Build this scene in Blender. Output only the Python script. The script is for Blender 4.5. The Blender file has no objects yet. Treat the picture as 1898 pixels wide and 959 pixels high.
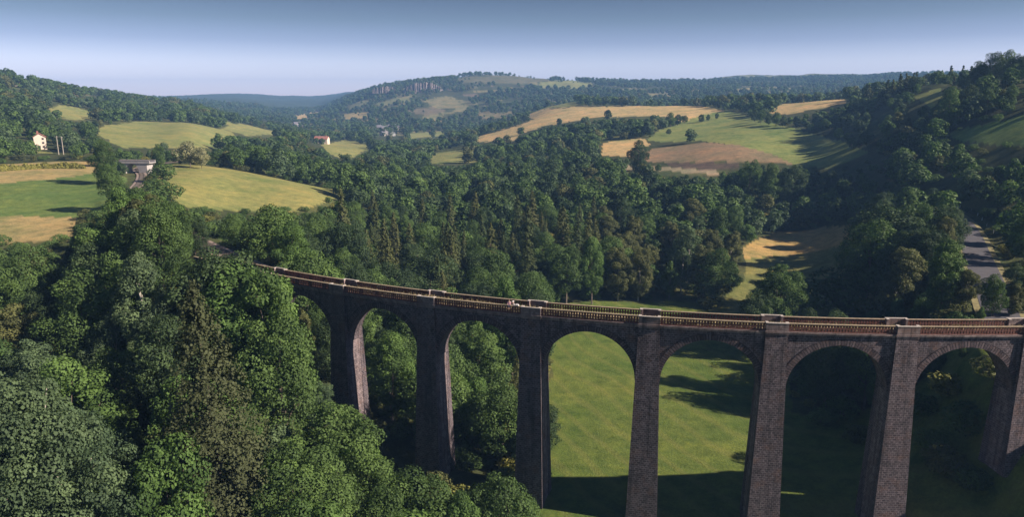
import bpy, math, random
import numpy as np
from mathutils import Vector, Matrix

rad = math.radians
rs = np.random.RandomState(7)
random.seed(7)
S = bpy.context.scene
COL = S.collection

# ------------------------------------------------------------------ camera, sky, sun, exposure
FPX, CXP, CYP = 1350.0, 949.0, 479.5           # focal length and centre, in photograph pixels (1898 x 959)
PITCH = 0.216904
cam_d = bpy.data.cameras.new('camera'); cam = bpy.data.objects.new('camera', cam_d); COL.objects.link(cam)
cam.location = (0, 0, 0); cam.rotation_euler = (math.pi/2 - PITCH, 0, 0)
cam_d.sensor_width = 36; cam_d.lens = 36*FPX/1898.0
cam_d.clip_start = 0.5; cam_d.clip_end = 30000
S.camera = cam

SUN_EL, SUN_TH = rad(31), rad(15.0)            # sun low on the right, a little behind the camera
W = bpy.data.worlds.new('World'); S.world = W; W.use_nodes = True
nt = W.node_tree; bg = nt.nodes['Background']
sky = nt.nodes.new('ShaderNodeTexSky'); sky.sky_type = 'NISHITA'; sky.sun_disc = False
sky.sun_elevation = SUN_EL; sky.sun_rotation = math.pi/2 + SUN_TH
sky.altitude = 800; sky.air_density = 1.0; sky.dust_density = 0.6; sky.ozone_density = 2.0
nt.links.new(sky.outputs[0], bg.inputs['Color'])
bg.inputs['Strength'].default_value = 0.07
# the clear sky deepens quickly above the horizon
_tc = nt.nodes.new('ShaderNodeTexCoord'); _sp = nt.nodes.new('ShaderNodeSeparateXYZ'); nt.links.new(_tc.outputs['Generated'], _sp.inputs[0])
_rp = nt.nodes.new('ShaderNodeValToRGB'); nt.links.new(_sp.outputs['Z'], _rp.inputs[0])
_e = _rp.color_ramp.elements
while len(_e) < 6: _e.new(.5)
for _i, (_p, _c) in enumerate(((.016, (1.36, 1.14, 1.52)), (.045, (1.15, .98, 1.25)), (.071, (.67, .60, .80)), (.098, (.43, .415, .49)), (.124, (.315, .30, .355)), (.30, (.30, .32, .40)))):
    _e[_i].position = _p; _e[_i].color = (*_c, 1)
_mx = nt.nodes.new('ShaderNodeMix'); _mx.data_type = 'RGBA'; _mx.blend_type = 'MULTIPLY'; _mx.inputs[0].default_value = 1
nt.links.new(sky.outputs[0], _mx.inputs[6]); nt.links.new(_rp.outputs[0], _mx.inputs[7]); nt.links.new(_mx.outputs[2], bg.inputs['Color'])

sd = bpy.data.lights.new('sun', 'SUN'); sd.energy = 5.0; sd.angle = rad(0.5); sd.color = (1.0, 0.87, 0.74)
sun = bpy.data.objects.new('sun', sd); COL.objects.link(sun)
SDIR = Vector((math.cos(SUN_TH)*math.cos(SUN_EL), -math.sin(SUN_TH)*math.cos(SUN_EL), math.sin(SUN_EL)))
sun.rotation_euler = SDIR.to_track_quat('Z', 'Y').to_euler(); sun.location = (300, -60, 200)

S.view_settings.view_transform = 'Standard'; S.view_settings.look = 'None'
S.view_settings.gamma = 1; S.view_settings.exposure = 1.0
try: S.view_settings.use_curve_mapping = False
except Exception: pass

# ------------------------------------------------------------------ helpers
def link(o, parent=None):
    COL.objects.link(o)
    if parent is not None: o.parent = parent
    return o
def tag(o, label=None, cat=None, group=None, kind=None):
    if label: o['label'] = label
    if cat: o['category'] = cat
    if group: o['group'] = group
    if kind: o['kind'] = kind
    return o
def empty(name, loc=(0, 0, 0), rz=0.0):
    o = bpy.data.objects.new(name, None); o.location = loc; o.rotation_euler = (0, 0, rz)
    o.empty_display_size = 0.5
    return link(o)
def np_mesh(name, V, F, mats, uv=None, smooth=False, mi=None):
    """V (n,3), F list of equal length faces as (m,k) array or list of arrays"""
    me = bpy.data.meshes.new(name)
    V = np.asarray(V, np.float32)
    if isinstance(F, np.ndarray): sizes = np.full(len(F), F.shape[1], np.int32); idx = F.ravel().astype(np.int32)
    else:
        sizes = np.array([len(f) for f in F], np.int32); idx = np.array([i for f in F for i in f], np.int32)
    me.vertices.add(len(V)); me.vertices.foreach_set('co', V.ravel())
    me.loops.add(len(idx)); me.loops.foreach_set('vertex_index', idx)
    me.polygons.add(len(sizes))
    st = np.zeros(len(sizes), np.int32); st[1:] = np.cumsum(sizes)[:-1]
    me.polygons.foreach_set('loop_start', st); me.polygons.foreach_set('loop_total', sizes)
    if mi is not None: me.polygons.foreach_set('material_index', np.asarray(mi, np.int32))
    me.polygons.foreach_set('use_smooth', np.full(len(sizes), smooth, bool))
    me.update(calc_edges=True)
    if uv is not None:
        l = me.uv_layers.new(name='UVMap'); l.data.foreach_set('uv', np.asarray(uv, np.float32).ravel())
    for m in (mats if isinstance(mats, (list, tuple)) else [mats]): me.materials.append(m)
    return me

class MB:
    """collects quads/boxes/tubes with uv in metres, becomes one mesh"""
    def __init__(s): s.v = []; s.f = []; s.uv = []
    def face(s, pts, uv=None):
        b = len(s.v); s.v += [tuple(p) for p in pts]; s.f.append(list(range(b, b+len(pts))))
        if uv is None:
            p = [Vector(q) for q in pts]; n = (p[1]-p[0]).cross(p[2]-p[0])
            if n.length > 1e-9: n.normalize()
            if abs(n.z) > .7: uv = [(q.x, q.y) for q in p]
            else:
                t = Vector((-n.y, n.x, 0)); t = t.normalized() if t.length > 1e-6 else Vector((1, 0, 0))
                uv = [(q.dot(t), q.z) for q in p]
        s.uv += list(uv)
    def hexa(s, c):
        """c: 8 points, bottom 0-3 counter clockwise, top 4-7"""
        for q in ((3, 2, 1, 0), (4, 5, 6, 7), (0, 1, 5, 4), (1, 2, 6, 5), (2, 3, 7, 6), (3, 0, 4, 7)):
            s.face([c[i] for i in q])
    def box(s, x0, x1, y0, y1, z0, z1, M=None):
        c = [(x0, y0, z0), (x1, y0, z0), (x1, y1, z0), (x0, y1, z0), (x0, y0, z1), (x1, y0, z1), (x1, y1, z1), (x0, y1, z1)]
        if M is not None: c = [M(p) for p in c]
        s.hexa(c)
    def tube(s, p0, p1, r0, r1, n=6, cap=False):
        p0 = Vector(p0); p1 = Vector(p1); d = (p1-p0)
        if d.length < 1e-6: return
        d.normalize(); a = d.orthogonal().normalized(); b = d.cross(a)
        R0 = [p0 + (a*math.cos(2*math.pi*i/n) + b*math.sin(2*math.pi*i/n))*r0 for i in range(n)]
        R1 = [p1 + (a*math.cos(2*math.pi*i/n) + b*math.sin(2*math.pi*i/n))*r1 for i in range(n)]
        for i in range(n):
            j = (i+1) % n; s.face([R0[i], R0[j], R1[j], R1[i]])
        if cap: s.face(list(reversed(R0))); s.face(R1)
    def obj(s, name, mat, parent=None, smooth=False):
        me = np_mesh(name, s.v, s.f, mat, uv=s.uv, smooth=smooth)
        o = bpy.data.objects.new(name, me); return link(o, parent)

# pixel of the photograph <-> world (the camera stands at the origin)
CP, SP = math.cos(PITCH), math.sin(PITCH)
def project(X, Y, Z):
    dep = Y*CP - Z*SP; up = Y*SP + Z*CP
    dep = np.where(dep < 1, 1, dep)
    return CXP + FPX*X/dep, CYP - FPX*up/dep
def ray(px, py):
    x = (px-CXP)/FPX; y = (CYP-py)/FPX
    return np.array([x, CP + y*SP, -SP + y*CP])
def tan_el(px, py):
    d = ray(px, py); return d[2]/math.hypot(d[0], d[1])

# value noise (numpy) for terrain and land cover
_perm = rs.rand(256, 256)
def vnoise(x, y):
    xi = np.floor(x).astype(int); yi = np.floor(y).astype(int); fx = x-xi; fy = y-yi
    fx = fx*fx*(3-2*fx); fy = fy*fy*(3-2*fy)
    a = _perm[xi & 255, yi & 255]; b = _perm[(xi+1) & 255, yi & 255]; c = _perm[xi & 255, (yi+1) & 255]; d = _perm[(xi+1) & 255, (yi+1) & 255]
    return (a*(1-fx)+b*fx)*(1-fy) + (c*(1-fx)+d*fx)*fy - .5
def fbm(x, y, o=4):
    s = 0; a = 1
    for i in range(o): s = s + a*vnoise(x*2**i + 17*i, y*2**i + 31*i); a *= .5
    return s

# ------------------------------------------------------------------ terrain: ground height along bearings (bearing pixel: (distance, height))
PROF = {
 -500: [(40,-60),(90,-50),(150,-44),(230,-40),(390,-28),(460,-26),(600,-10),(900,30),(1200,70),(3000,90),(9000,90)],
 -250: [(40,-62),(90,-56),(150,-50),(230,-41),(390,-31),(460,-29),(600,-18),(900,12),(1200,55),(3000,70),(9000,90)],
 0:    [(40,-64),(90,-58),(120,-55),(150,-51),(200,-45),(230,-41),(390,-32),(460,-30),(510,-30),(600,-22),(900,2),(1200,36),(1500,38),(3000,40),(9000,60)],
 150:  [(40,-65),(90,-58),(120,-54),(150,-48),(200,-40),(260,-38),(300,-36),(390,-32),(450,-31),(520,-31),(600,-26),(850,-15),(1000,-4),(1250,14),(1500,14),(3000,20),(9000,60)],
 300:  [(40,-66),(80,-60),(100,-55),(120,-47),(150,-37),(200,-39),(260,-36.5),(300,-34),(385,-33.5),(450,-34),(520,-35),(600,-32),(800,-25),(860,-27),(1100,-20),(1300,-10),(1500,-6),(1700,-20),(3000,0),(5000,12),(6500,-60),(9000,-150)],
 375:  [(40,-66),(80,-61),(100,-56),(120,-49),(147,-36.5),(200,-41),(260,-40),(300,-38),(360,-33),(400,-34),(520,-37),(600,-34),(800,-26),(860,-29),(1100,-25),(1300,-17),(1500,-14),(1800,-30),(3000,-10),(5000,16),(6500,-60),(9000,-150)],
 450:  [(40,-67),(80,-62),(100,-58),(120,-52),(140,-46),(200,-45),(290,-42.5),(370,-36),(400,-36.5),(450,-40),(600,-44),(900,-38),(1100,-36),(1250,-34),(1500,-44),(2100,-40),(3000,-20),(5000,22),(6000,20),(6500,-60),(9000,-150)],
 600:  [(40,-67),(80,-65),(100,-63),(120,-59),(150,-55),(200,-53),(260,-50),(340,-44),(380,-44),(450,-52),(650,-52),(800,-48),(880,-52),(1100,-60),(1400,-66),(1700,-62),(2200,-52),(2800,-45),(3400,-30),(5000,10),(6000,10),(6500,-60),(9000,-150)],
 680:  [(40,-67),(100,-67),(120,-66),(150,-62),(200,-60),(300,-56),(400,-52),(500,-55),(650,-56),(800,-56),(1100,-62),(1400,-66),(1700,-55),(2000,-28),(2350,10),(2600,15),(9000,60)],
 750:  [(40,-67),(120,-67),(150,-66),(200,-64),(450,-61),(800,-62),(1300,-66),(1500,-62),(1800,-34),(2050,-4),(2150,10),(2250,40),(2500,44),(9000,60)],
 830:  [(40,-68),(120,-67),(150,-67),(200,-65),(450,-60),(600,-58),(800,-58),(1100,-60),(1300,-65),(1500,-62),(1800,-26),(2100,8),(2220,44),(2300,56),(2600,60),(9000,60)],
 900:  [(40,-68),(150,-68),(200,-66),(450,-58),(600,-57),(700,-56),(800,-52),(900,-48),(1000,-46),(1200,-55),(1500,-60),(1800,-20),(2100,14),(2350,60),(2500,80),(2800,80),(9000,80)],
 1050: [(40,-68),(150,-68),(200,-67),(260,-65),(340,-61),(450,-55),(600,-47),(700,-40),(800,-35),(900,-29),(1000,-20),(1100,-13),(1250,-6),(1350,-8),(1500,-20),(1800,-8),(2200,34),(2500,58),(2900,62),(9000,80)],
 1200: [(40,-68),(200,-68),(260,-66.5),(340,-61),(450,-51.5),(520,-46),(600,-40),(680,-34),(800,-25),(1000,-12),(1100,-11),(1300,-20),(1700,-8),(2200,30),(2600,54),(3500,60),(9000,80)],
 1350: [(40,-68),(200,-68),(260,-66),(340,-61),(420,-55),(465,-49),(485,-46),(520,-36),(600,-31),(700,-25),(850,-14),(950,-7),(1100,-9),(1500,-14),(2200,30),(3000,62),(3500,100),(3900,104),(9000,90)],
 1500: [(40,-68),(150,-68),(200,-67),(260,-65),(320,-62),(400,-56),(440,-50),(480,-40),(580,-29),(700,-14),(760,-7),(850,-2),(1000,-6),(1500,-10),(2200,30),(3000,70),(3500,98),(9000,90)],
 1650: [(40,-67),(110,-67),(150,-66),(200,-63),(250,-57),(320,-46),(400,-33),(450,-25),(520,-13),(600,6),(660,9),(1000,-2),(2000,20),(3500,103),(9000,90)],
 1800: [(40,-67),(110,-66),(135,-60),(165,-50),(195,-43),(280,-41),(320,-35),(350,-26),(400,-13),(450,1),(500,9),(600,12),(1000,2),(2000,20),(3500,100),(9000,90)],
 1950: [(40,-67),(105,-66),(130,-60),(155,-50),(180,-43),(250,-41),(300,-32),(350,-15),(400,-3),(450,7),(500,12),(600,13),(1000,6),(3500,100),(9000,90)],
 2300: [(40,-67),(100,-66),(130,-60),(160,-52),(200,-46),(280,-37),(350,-22),(450,0),(600,6),(1000,8),(3500,90),(9000,90)],
}
_pxs = sorted(PROF); _th = np.array([math.atan2((p-CXP)/FPX, CP) if True else 0 for p in _pxs])
LR0, LR1, NR = math.log(15), math.log(9500), 420
_lr = np.linspace(LR0, LR1, NR)
_cols = np.array([np.interp(_lr, [math.log(a) for a, b in PROF[p]], [b for a, b in PROF[p]]) for p in _pxs])
NT = 500; _tg = np.linspace(_th[0], _th[-1], NT)
def _pchip_cols():
    out = np.zeros((NT, NR))
    for k in range(NT):
        t = _tg[k]; i = min(max(np.searchsorted(_th, t)-1, 0), len(_th)-2)
        f = (t-_th[i])/(_th[i+1]-_th[i])
        a, b = _cols[i], _cols[i+1]
        p = _cols[max(i-1, 0)]; q = _cols[min(i+2, len(_th)-1)]
        h = _th[i+1]-_th[i]
        m0 = (b-p)/(_th[i+1]-_th[max(i-1, 0)])*h; m1 = (q-a)/(_th[min(i+2, len(_th)-1)]-_th[i])*h
        f2, f3 = f*f, f*f*f
        out[k] = (2*f3-3*f2+1)*a + (f3-2*f2+f)*m0 + (-2*f3+3*f2)*b + (f3-f2)*m1
    return out
_tab = _pchip_cols()
_k = np.exp(-np.arange(-9, 10)**2/(2*3.0**2)); _k /= _k.sum()
_tab = np.apply_along_axis(lambda c: np.convolve(np.pad(c, 9, 'edge'), _k, 'valid'), 1, _tab)

# viaduct: centre line on a circle, bays of 18.755 m
VC = (68.54, 317.57); VR = 212.57; VPH = -0.57476; BAY = 18.7553
def vmap(s, t, z):
    """s along the deck (0 at the first pier), t outwards towards the camera side"""
    a = VPH + s/VR
    return (VC[0] + (VR+t)*math.sin(a), VC[1] - (VR+t)*math.cos(a), z)
def vinv(X, Y):
    dx = X-VC[0]; dy = VC[1]-Y
    a = np.arctan2(dx, dy); return (a-VPH)*VR, np.hypot(dx, dy)-VR

# railway beyond the viaduct (centre points, level with the deck)
RAIL = [(-52.5, 147.5), (-66, 163), (-88, 190), (-112, 222), (-134, 252), (-147, 283), (-156, 305), (-170, 335), (-187, 365), (-190, 385), (-186, 405), (-176, 430), (-160, 470)]
def catmull(P, n=8):
    P = [np.array(p, float) for p in P]; P = [2*P[0]-P[1]] + P + [2*P[-1]-P[-2]]; out = []
    for i in range(1, len(P)-2):
        for k in range(n):
            t = k/n; out.append(.5*((2*P[i]) + (P[i+1]-P[i-1])*t + (2*P[i-1]-5*P[i]+4*P[i+1]-P[i+2])*t*t + (-P[i-1]+3*P[i]-3*P[i+1]+P[i+2])*t**3))
    out.append(P[-2]); return np.array(out)
RAILC = catmull(RAIL)
ROAD = [(86, 100, -50), (92, 125, -45.5), (107, 157, -42), (128, 196, -42), (149, 236, -41.5), (162, 268, -41.5), (165, 290, -42), (162, 312, -42.5)]
ROADC = catmull(ROAD)
def dist_poly(X, Y, P):
    X = np.asarray(X, float); best = np.full(X.shape, 1e9); zz = np.zeros(X.shape)
    for i in range(len(P)-1):
        ax, ay = P[i][:2]; bx, by = P[i+1][:2]; dx, dy = bx-ax, by-ay
        t = np.clip(((X-ax)*dx+(Y-ay)*dy)/(dx*dx+dy*dy), 0, 1)
        d = np.hypot(X-ax-t*dx, Y-ay-t*dy)
        m = d < best; best = np.where(m, d, best)
        if len(P[i]) > 2: zz = np.where(m, P[i][2]+t*(P[i+1][2]-P[i][2]), zz)
    return best, zz
RAILZ = -34.4
def ground(X, Y):
    X = np.asarray(X, float); Y = np.asarray(Y, float)
    r = np.hypot(X, Y); th = np.arctan2(X, Y)
    lo, hi = _tg[0], _tg[-1]
    # behind the camera the two outer profiles blend
    ft = np.clip((th-lo)/(hi-lo), 0, 1)*(NT-1); fr = np.clip((np.log(np.maximum(r, 15.1))-LR0)/(LR1-LR0), 0, .99999)*(NR-1)
    i = np.minimum(ft.astype(int), NT-2); j = np.minimum(fr.astype(int), NR-2); a = ft-i; b = fr-j
    z = (_tab[i, j]*(1-a)+_tab[i+1, j]*a)*(1-b) + (_tab[i, j+1]*(1-a)+_tab[i+1, j+1]*a)*b
    back = np.clip((np.abs(th)-1.0)/1.6, 0, 1); z = z*(1-back) + (-60)*back
    amp = np.clip(r/900, .15, 3.0)
    z = z + amp*3.0*fbm(X/90+3, Y/90+9, 4)*np.clip((r-70)/300, .25, 1)
    z = z + np.clip((r-1500)/800, 0, 1)*15*fbm(X/420+13, Y/420+2, 4)*np.where(r > 2600, .7, 1)
    # railway bench and road bench
    near = (r < 600)
    if near.any():
        d, _ = dist_poly(X, Y, RAILC); w = np.clip((11-d)/6, 0, 1); w = w*w*(3-2*w); z = z*(1-w) + (RAILZ-.35)*w
        d, zz = dist_poly(X, Y, ROADC); w = np.clip((13-d)/8, 0, 1); w = w*w*(3-2*w); z = z*(1-w) + (zz-.15)*w
    return z
def g(x, y): return float(ground(np.array([x]), np.array([y]))[0])
def hit(px, py, rmin=60, rmax=8000):
    """point of the ground seen at that pixel"""
    d = ray(px, py); h = math.hypot(d[0], d[1])
    t = np.exp(np.linspace(math.log(rmin), math.log(rmax), 3000))/h
    X, Y, Z = d[0]*t, d[1]*t, d[2]*t
    u = Z - ground(X, Y); k = np.argmax(u < 0)
    if not (u < 0).any(): k = len(t)-1
    return float(X[k]), float(Y[k]), float(ground(X[k:k+1], Y[k:k+1])[0])
def at(px, r, py=182):
    """ground point on the bearing of pixel (px,py) at distance r"""
    d = ray(px, py); h = math.hypot(d[0], d[1]); x, y = d[0]/h*r, d[1]/h*r
    return x, y, g(x, y)

# ------------------------------------------------------------------ land cover: name: (polygon seen, min distance, max distance, colour, mown-line strength, protect)
TAN = (.31, .24, .11); GOLD = (.215, .21, .075); OLIVE = (.20, .205, .075); GREEN = (.105, .155, .045); PALE = (.42, .31, .15); BROWN = (.23, .165, .10)
FIELDS = [
 ([(-900,296),(60,290),(130,288),(190,298),(190,318),(130,328),(0,340),(-900,340)], 250, 440, TAN),
 ([(-900,340),(0,340),(130,328),(190,318),(235,330),(215,400),(130,404),(0,402),(-900,405)], 200, 430, GREEN),
 ([(-900,405),(0,402),(145,402),(130,446),(0,452),(-900,450)], 200, 300, TAN),
 ([(-900,270),(60,274),(95,280),(100,285),(-900,287)], 400, 520, OLIVE),
 ([(292,312),(320,297),(400,302),(500,316),(660,350),(640,362),(560,390),(470,395),(350,385),(300,362),(285,335)], 230, 420, GOLD),
 ([(175,246),(195,232),(250,226),(330,222),(420,236),(440,256),(400,272),(330,275),(230,275),(190,255)], 480, 900, OLIVE),
 ([(430,229),(480,232),(535,248),(460,252),(410,240)], 800, 1200, OLIVE),
 ([(360,222),(420,224),(440,232),(380,230)], 900, 1300, GOLD),
 ([(90,200),(120,195),(180,208),(183,220),(130,222),(95,212)], 700, 1100, OLIVE),
 ([(130,172),(180,166),(187,174),(140,178)], 950, 1400, TAN),
 ([(5,150),(60,152),(62,159),(5,160)], 950, 1400, TAN),
 ([(205,214),(245,214),(245,222),(205,222)], 850, 1400, OLIVE),
 ([(595,268),(640,260),(695,270),(665,285),(645,298),(612,286)], 560, 1150, GOLD),
 ([(795,283),(830,278),(880,280),(880,300),(800,305)], 500, 820, OLIVE),
 ([(636,212),(680,208),(682,220),(640,222)], 1500, 2400, TAN),
 ([(540,216),(585,206),(600,210),(552,224)], 1700, 2800, PALE),
 ([(760,248),(830,244),(840,252),(760,256)], 1100, 1500, OLIVE),
 ([(870,258),(950,236),(990,222),(960,206),(1080,197),(1200,196),(1300,196),(1345,207),(1260,226),(1235,216),(1120,216),(1010,232),(960,250),(955,262),(890,264)], 700, 1230, PALE),
 ([(930,192),(1000,182),(1070,188),(1070,196),(960,206)], 1050, 1500, OLIVE),
 ([(870,190),(930,186),(940,196),(880,200)], 1900, 2500, OLIVE),
 ([(1000,152),(1060,148),(1105,156),(1060,166),(1000,160)], 2000, 3000, OLIVE),
 ([(840,142),(960,139),(1030,148),(960,156),(860,153)], 2150, 3000, (.115, .11, .06)),
 ([(755,206),(800,199),(832,206),(790,214)], 1500, 2300, (.15, .125, .08)),
 ([(690,192),(740,180),(765,186),(720,198)], 1500, 2400, (.16, .165, .08)),
 ([(640,196),(680,186),(690,192),(650,203)], 1500, 2600, (.15, .155, .08)),
 ([(880,205),(960,212),(980,222),(900,222)], 1300, 2200, (.20, .17, .09)),
 ([(1195,262),(1225,240),(1300,214),(1350,206),(1420,226),(1480,240),(1560,262),(1640,292),(1650,308),(1560,316),(1470,306),(1430,286),(1370,268),(1300,262)], 470, 950, (.17,.20,.065)),
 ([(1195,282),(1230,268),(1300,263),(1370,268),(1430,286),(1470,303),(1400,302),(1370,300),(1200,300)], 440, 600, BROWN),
 ([(1235,300),(1370,303),(1372,314),(1300,315),(1238,309)], 430, 600, (.085,.065,.052)),  # steep cutting bank: its shade is put into the ground colour as dark brown
 ([(1140,305),(1240,310),(1335,318),(1335,325),(1240,318),(1140,312)], 430, 620, (.30,.24,.16)),
 ([(1120,264),(1190,256),(1205,268),(1175,290),(1112,288)], 500, 800, PALE),
 ([(1415,208),(1450,193),(1490,180),(1552,172),(1570,190),(1505,204),(1460,214)], 560, 950, PALE),
 ([(1370,462),(1440,430),(1580,418),(1590,450),(1500,470),(1380,480)], 250, 400, (.36,.25,.10)),
 ([(1380,480),(1500,470),(1590,450),(1600,480),(1640,530),(1700,565),(1640,600),(1400,610),(1300,590),(1380,520)], 180, 330, (.17,.17,.06)),
 ([(1735,250),(1800,236),(1898,212),(2300,150),(2300,300),(1898,272),(1800,264)], 280, 450, (.16,.22,.06)),
 ([(1695,180),(1745,162),(1748,186),(1725,200)], 480, 700, (.20,.22,.07)),
]
MEADOW = [(-4, 20), (1, 100), (5.5, 120), (8, 160), (11, 200), (6, 222), (30, 236), (60, 236), (72, 215), (70, 190), (68, 165), (62, 150), (80, 143), (104, 130), (104, 95), (60, 20)]
def inpoly(x, y, P):
    x = np.asarray(x); y = np.asarray(y); c = np.zeros(x.shape, bool); n = len(P)
    for i in range(n):
        x0, y0 = P[i]; x1, y1 = P[(i+1) % n]
        if y0 == y1: continue
        c ^= ((y0 > y) != (y1 > y)) & (x < (x1-x0)*(y-y0)/(y1-y0)+x0)
    return c
def field_index(X, Y, Z):
    px, py = project(X, Y, Z); r = np.hypot(X, Y)
    s = np.clip(r/300, .6, 1)
    px = px + 9*fbm(X/11, Y/11, 3)*s*.6; py = py + 4*fbm(X/13+7, Y/13, 3)*.8
    out = np.full(X.shape, -1)
    for i, (P, r0, r1, c) in enumerate(FIELDS):
        m = (r > r0) & (r < r1) & (Y > 20) & inpoly(px, py, P); out[m] = i
    wx = X + 3*fbm(X/9, Y/9, 3); wy = Y + 3*fbm(X/9+5, Y/9, 3)
    out[inpoly(wx, wy, MEADOW)] = 100
    return out

# ------------------------------------------------------------------ materials
def mat(name):
    m = bpy.data.materials.new(name); m.use_nodes = True
    return m, m.node_tree.nodes, m.node_tree.links, m.node_tree.nodes['Principled BSDF']
def ramp(nodes, links, src, stops):
    r = nodes.new('ShaderNodeValToRGB'); e = r.color_ramp.elements
    while len(e) < len(stops): e.new(.5)
    for k, (p, c) in enumerate(stops): e[k].position = p; e[k].color = (*c, 1)
    links.new(src, r.inputs[0]); return r.outputs[0]
def noise(nodes, links, scale, detail=4, rough=.6, vec=None, dist=0):
    n = nodes.new('ShaderNodeTexNoise'); n.inputs['Scale'].default_value = scale; n.inputs['Detail'].default_value = detail
    n.inputs['Roughness'].default_value = rough; n.inputs['Distortion'].default_value = dist
    if vec is not None: links.new(vec, n.inputs['Vector'])
    return n.outputs[0]
def mixc(nodes, links, fac, a, b, mode='MIX'):
    m = nodes.new('ShaderNodeMix'); m.data_type = 'RGBA'; m.blend_type = mode
    for i, v in ((0, fac), (6, a), (7, b)):
        if hasattr(v, 'is_linked'): links.new(v, m.inputs[i])
        elif i == 0: m.inputs[0].default_value = v
        else: m.inputs[i].default_value = (*v, 1)
    return m.outputs[2]
def bump(nodes, links, b, h, strength, dist):
    n = nodes.new('ShaderNodeBump'); n.inputs['Strength'].default_value = strength; n.inputs['Distance'].default_value = dist
    links.new(h, n.inputs['Height']); links.new(n.outputs[0], b.inputs['Normal'])
def plain(name, c, var=.25, scale=2.0, rough=.9, b_=0.0):
    m, N, L, B = mat(name); geo = N.new('ShaderNodeNewGeometry')
    f = noise(N, L, scale, 5, .65, geo.outputs['Position'])
    L.new(ramp(N, L, f, [(.3, tuple(v*(1-var) for v in c)), (.7, tuple(min(1, v*(1+var)) for v in c))]), B.inputs['Base Color'])
    B.inputs['Roughness'].default_value = rough; B.inputs['Specular IOR Level'].default_value = .25
    if b_: bump(N, L, B, f, b_, .1)
    return m
def masonry(name, c1, c2, mortar, bw=.55, bh=.30, rough=.95, ms=.03, bstr=.6, stain=True):
    m, N, L, B = mat(name); uv = N.new('ShaderNodeUVMap'); uv.uv_map = 'UVMap'
    wob = N.new('ShaderNodeTexNoise'); wob.inputs['Scale'].default_value = 1.3; L.new(uv.outputs[0], wob.inputs['Vector'])
    add = N.new('ShaderNodeVectorMath'); add.operation = 'MULTIPLY_ADD'; L.new(wob.outputs['Color'], add.inputs[0])
    add.inputs[1].default_value = (.22, .13, 0); L.new(uv.outputs[0], add.inputs[2])
    br = N.new('ShaderNodeTexBrick'); L.new(add.outputs[0], br.inputs['Vector'])
    br.inputs['Scale'].default_value = 1; br.inputs['Brick Width'].default_value = bw; br.inputs['Row Height'].default_value = bh
    br.inputs['Mortar Size'].default_value = ms; br.inputs['Mortar Smooth'].default_value = .3
    br.inputs['Color1'].default_value = (*c1, 1); br.inputs['Color2'].default_value = (*c2, 1); br.inputs['Mortar'].default_value = (*mortar, 1)
    f = noise(N, L, .35, 6, .7, uv.outputs[0]); f2 = noise(N, L, 7, 3, .6, uv.outputs[0])
    c = br.outputs['Color']
    v = N.new('ShaderNodeTexVoronoi'); v.inputs['Scale'].default_value = 1.9; L.new(add.outputs[0], v.inputs['Vector'])
    c = mixc(N, L, .6, c, mixc(N, L, 1.0, c, ramp(N, L, v.outputs['Color'], [(0, (.35, .33, .33)), (1, (1.7, 1.6, 1.6))]), 'MULTIPLY'))
    if stain: c = mixc(N, L, ramp(N, L, f, [(.52, (0, 0, 0)), (.72, (.7, .7, .7))]), c, (.16, .085, .055))
    c = mixc(N, L, .6, c, ramp(N, L, f2, [(.3, (.6, .6, .6)), (.7, (1.3, 1.3, 1.3))]), 'MULTIPLY')
    if stain:
        mp = N.new('ShaderNodeMapping'); mp.inputs['Scale'].default_value = (1.1, .07, 1); L.new(uv.outputs[0], mp.inputs[0])
        f3 = noise(N, L, 1.0, 5, .7, mp.outputs[0])
        c = mixc(N, L, ramp(N, L, f3, [(.50, (0, 0, 0)), (.68, (.75, .75, .75))]), c, (.022, .020, .022))
        f4 = noise(N, L, 1.7, 4, .7, mp.outputs[0])
        c = mixc(N, L, ramp(N, L, f4, [(.60, (0, 0, 0)), (.74, (.35, .35, .35))]), c, (.26, .23, .21))
    L.new(c, B.inputs['Base Color']); B.inputs['Roughness'].default_value = rough; B.inputs['Specular IOR Level'].default_value = .2
    mm = N.new('ShaderNodeMath'); mm.operation = 'MULTIPLY_ADD'; L.new(br.outputs['Fac'], mm.inputs[0]); mm.inputs[1].default_value = -1.0
    L.new(f2, mm.inputs[2]); bump(N, L, B, mm.outputs[0], bstr, .06)
    return m
M = {}
M['stone'] = masonry('basalt_masonry', (.118, .098, .108), (.050, .041, .048), (.165, .143, .150), .60, .36, ms=.05, bstr=.9)
M['lit_side_stone'] = masonry('lit_side_masonry', (.19, .155, .16), (.10, .08, .088), (.24, .20, .195), .60, .36, ms=.05, bstr=.9)  # same stone, lightened: the sunlit look of the pier sides is in its colour
M['tan'] = plain('weathered_coping', (.30, .235, .16), .35, 2.5)
M['ring'] = masonry('arch_stone', (.15, .12, .125), (.07, .055, .062), (.035, .03, .033), .40, 1.2, ms=.07, bstr=1.0)
M['dressed'] = masonry('dressed_stone', (.23, .185, .175), (.17, .135, .13), (.11, .09, .085), 1.5, .42, ms=.015, bstr=.3)
M['cap'] = plain('cap_stone', (.40, .35, .31), .3, 3)
M['rust'] = plain('rust_red_balusters', (.125, .056, .042), .4, 4)
M['gravel'] = plain('deck_gravel', (.30, .22, .13), .4, 1.5)
M['asphalt'] = plain('asphalt', (.085, .08, .088), .2, .6)
M['verge'] = plain('dry_verge', (.22, .19, .09), .35, .7)
M['white'] = plain('white_paint', (.75, .73, .70), .06, 2)
M['wood'] = plain('pole_wood', (.35, .31, .26), .2, 2)
M['rail'] = plain('rail_steel', (.10, .075, .06), .2, 3, .6)
M['ballast'] = plain('ballast', (.26, .20, .165), .35, 1.2)
M['pink'] = plain('pink_render', (.66, .54, .45), .08, .5)
M['cream'] = plain('cream_render', (.55, .46, .42), .1, .5)
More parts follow.
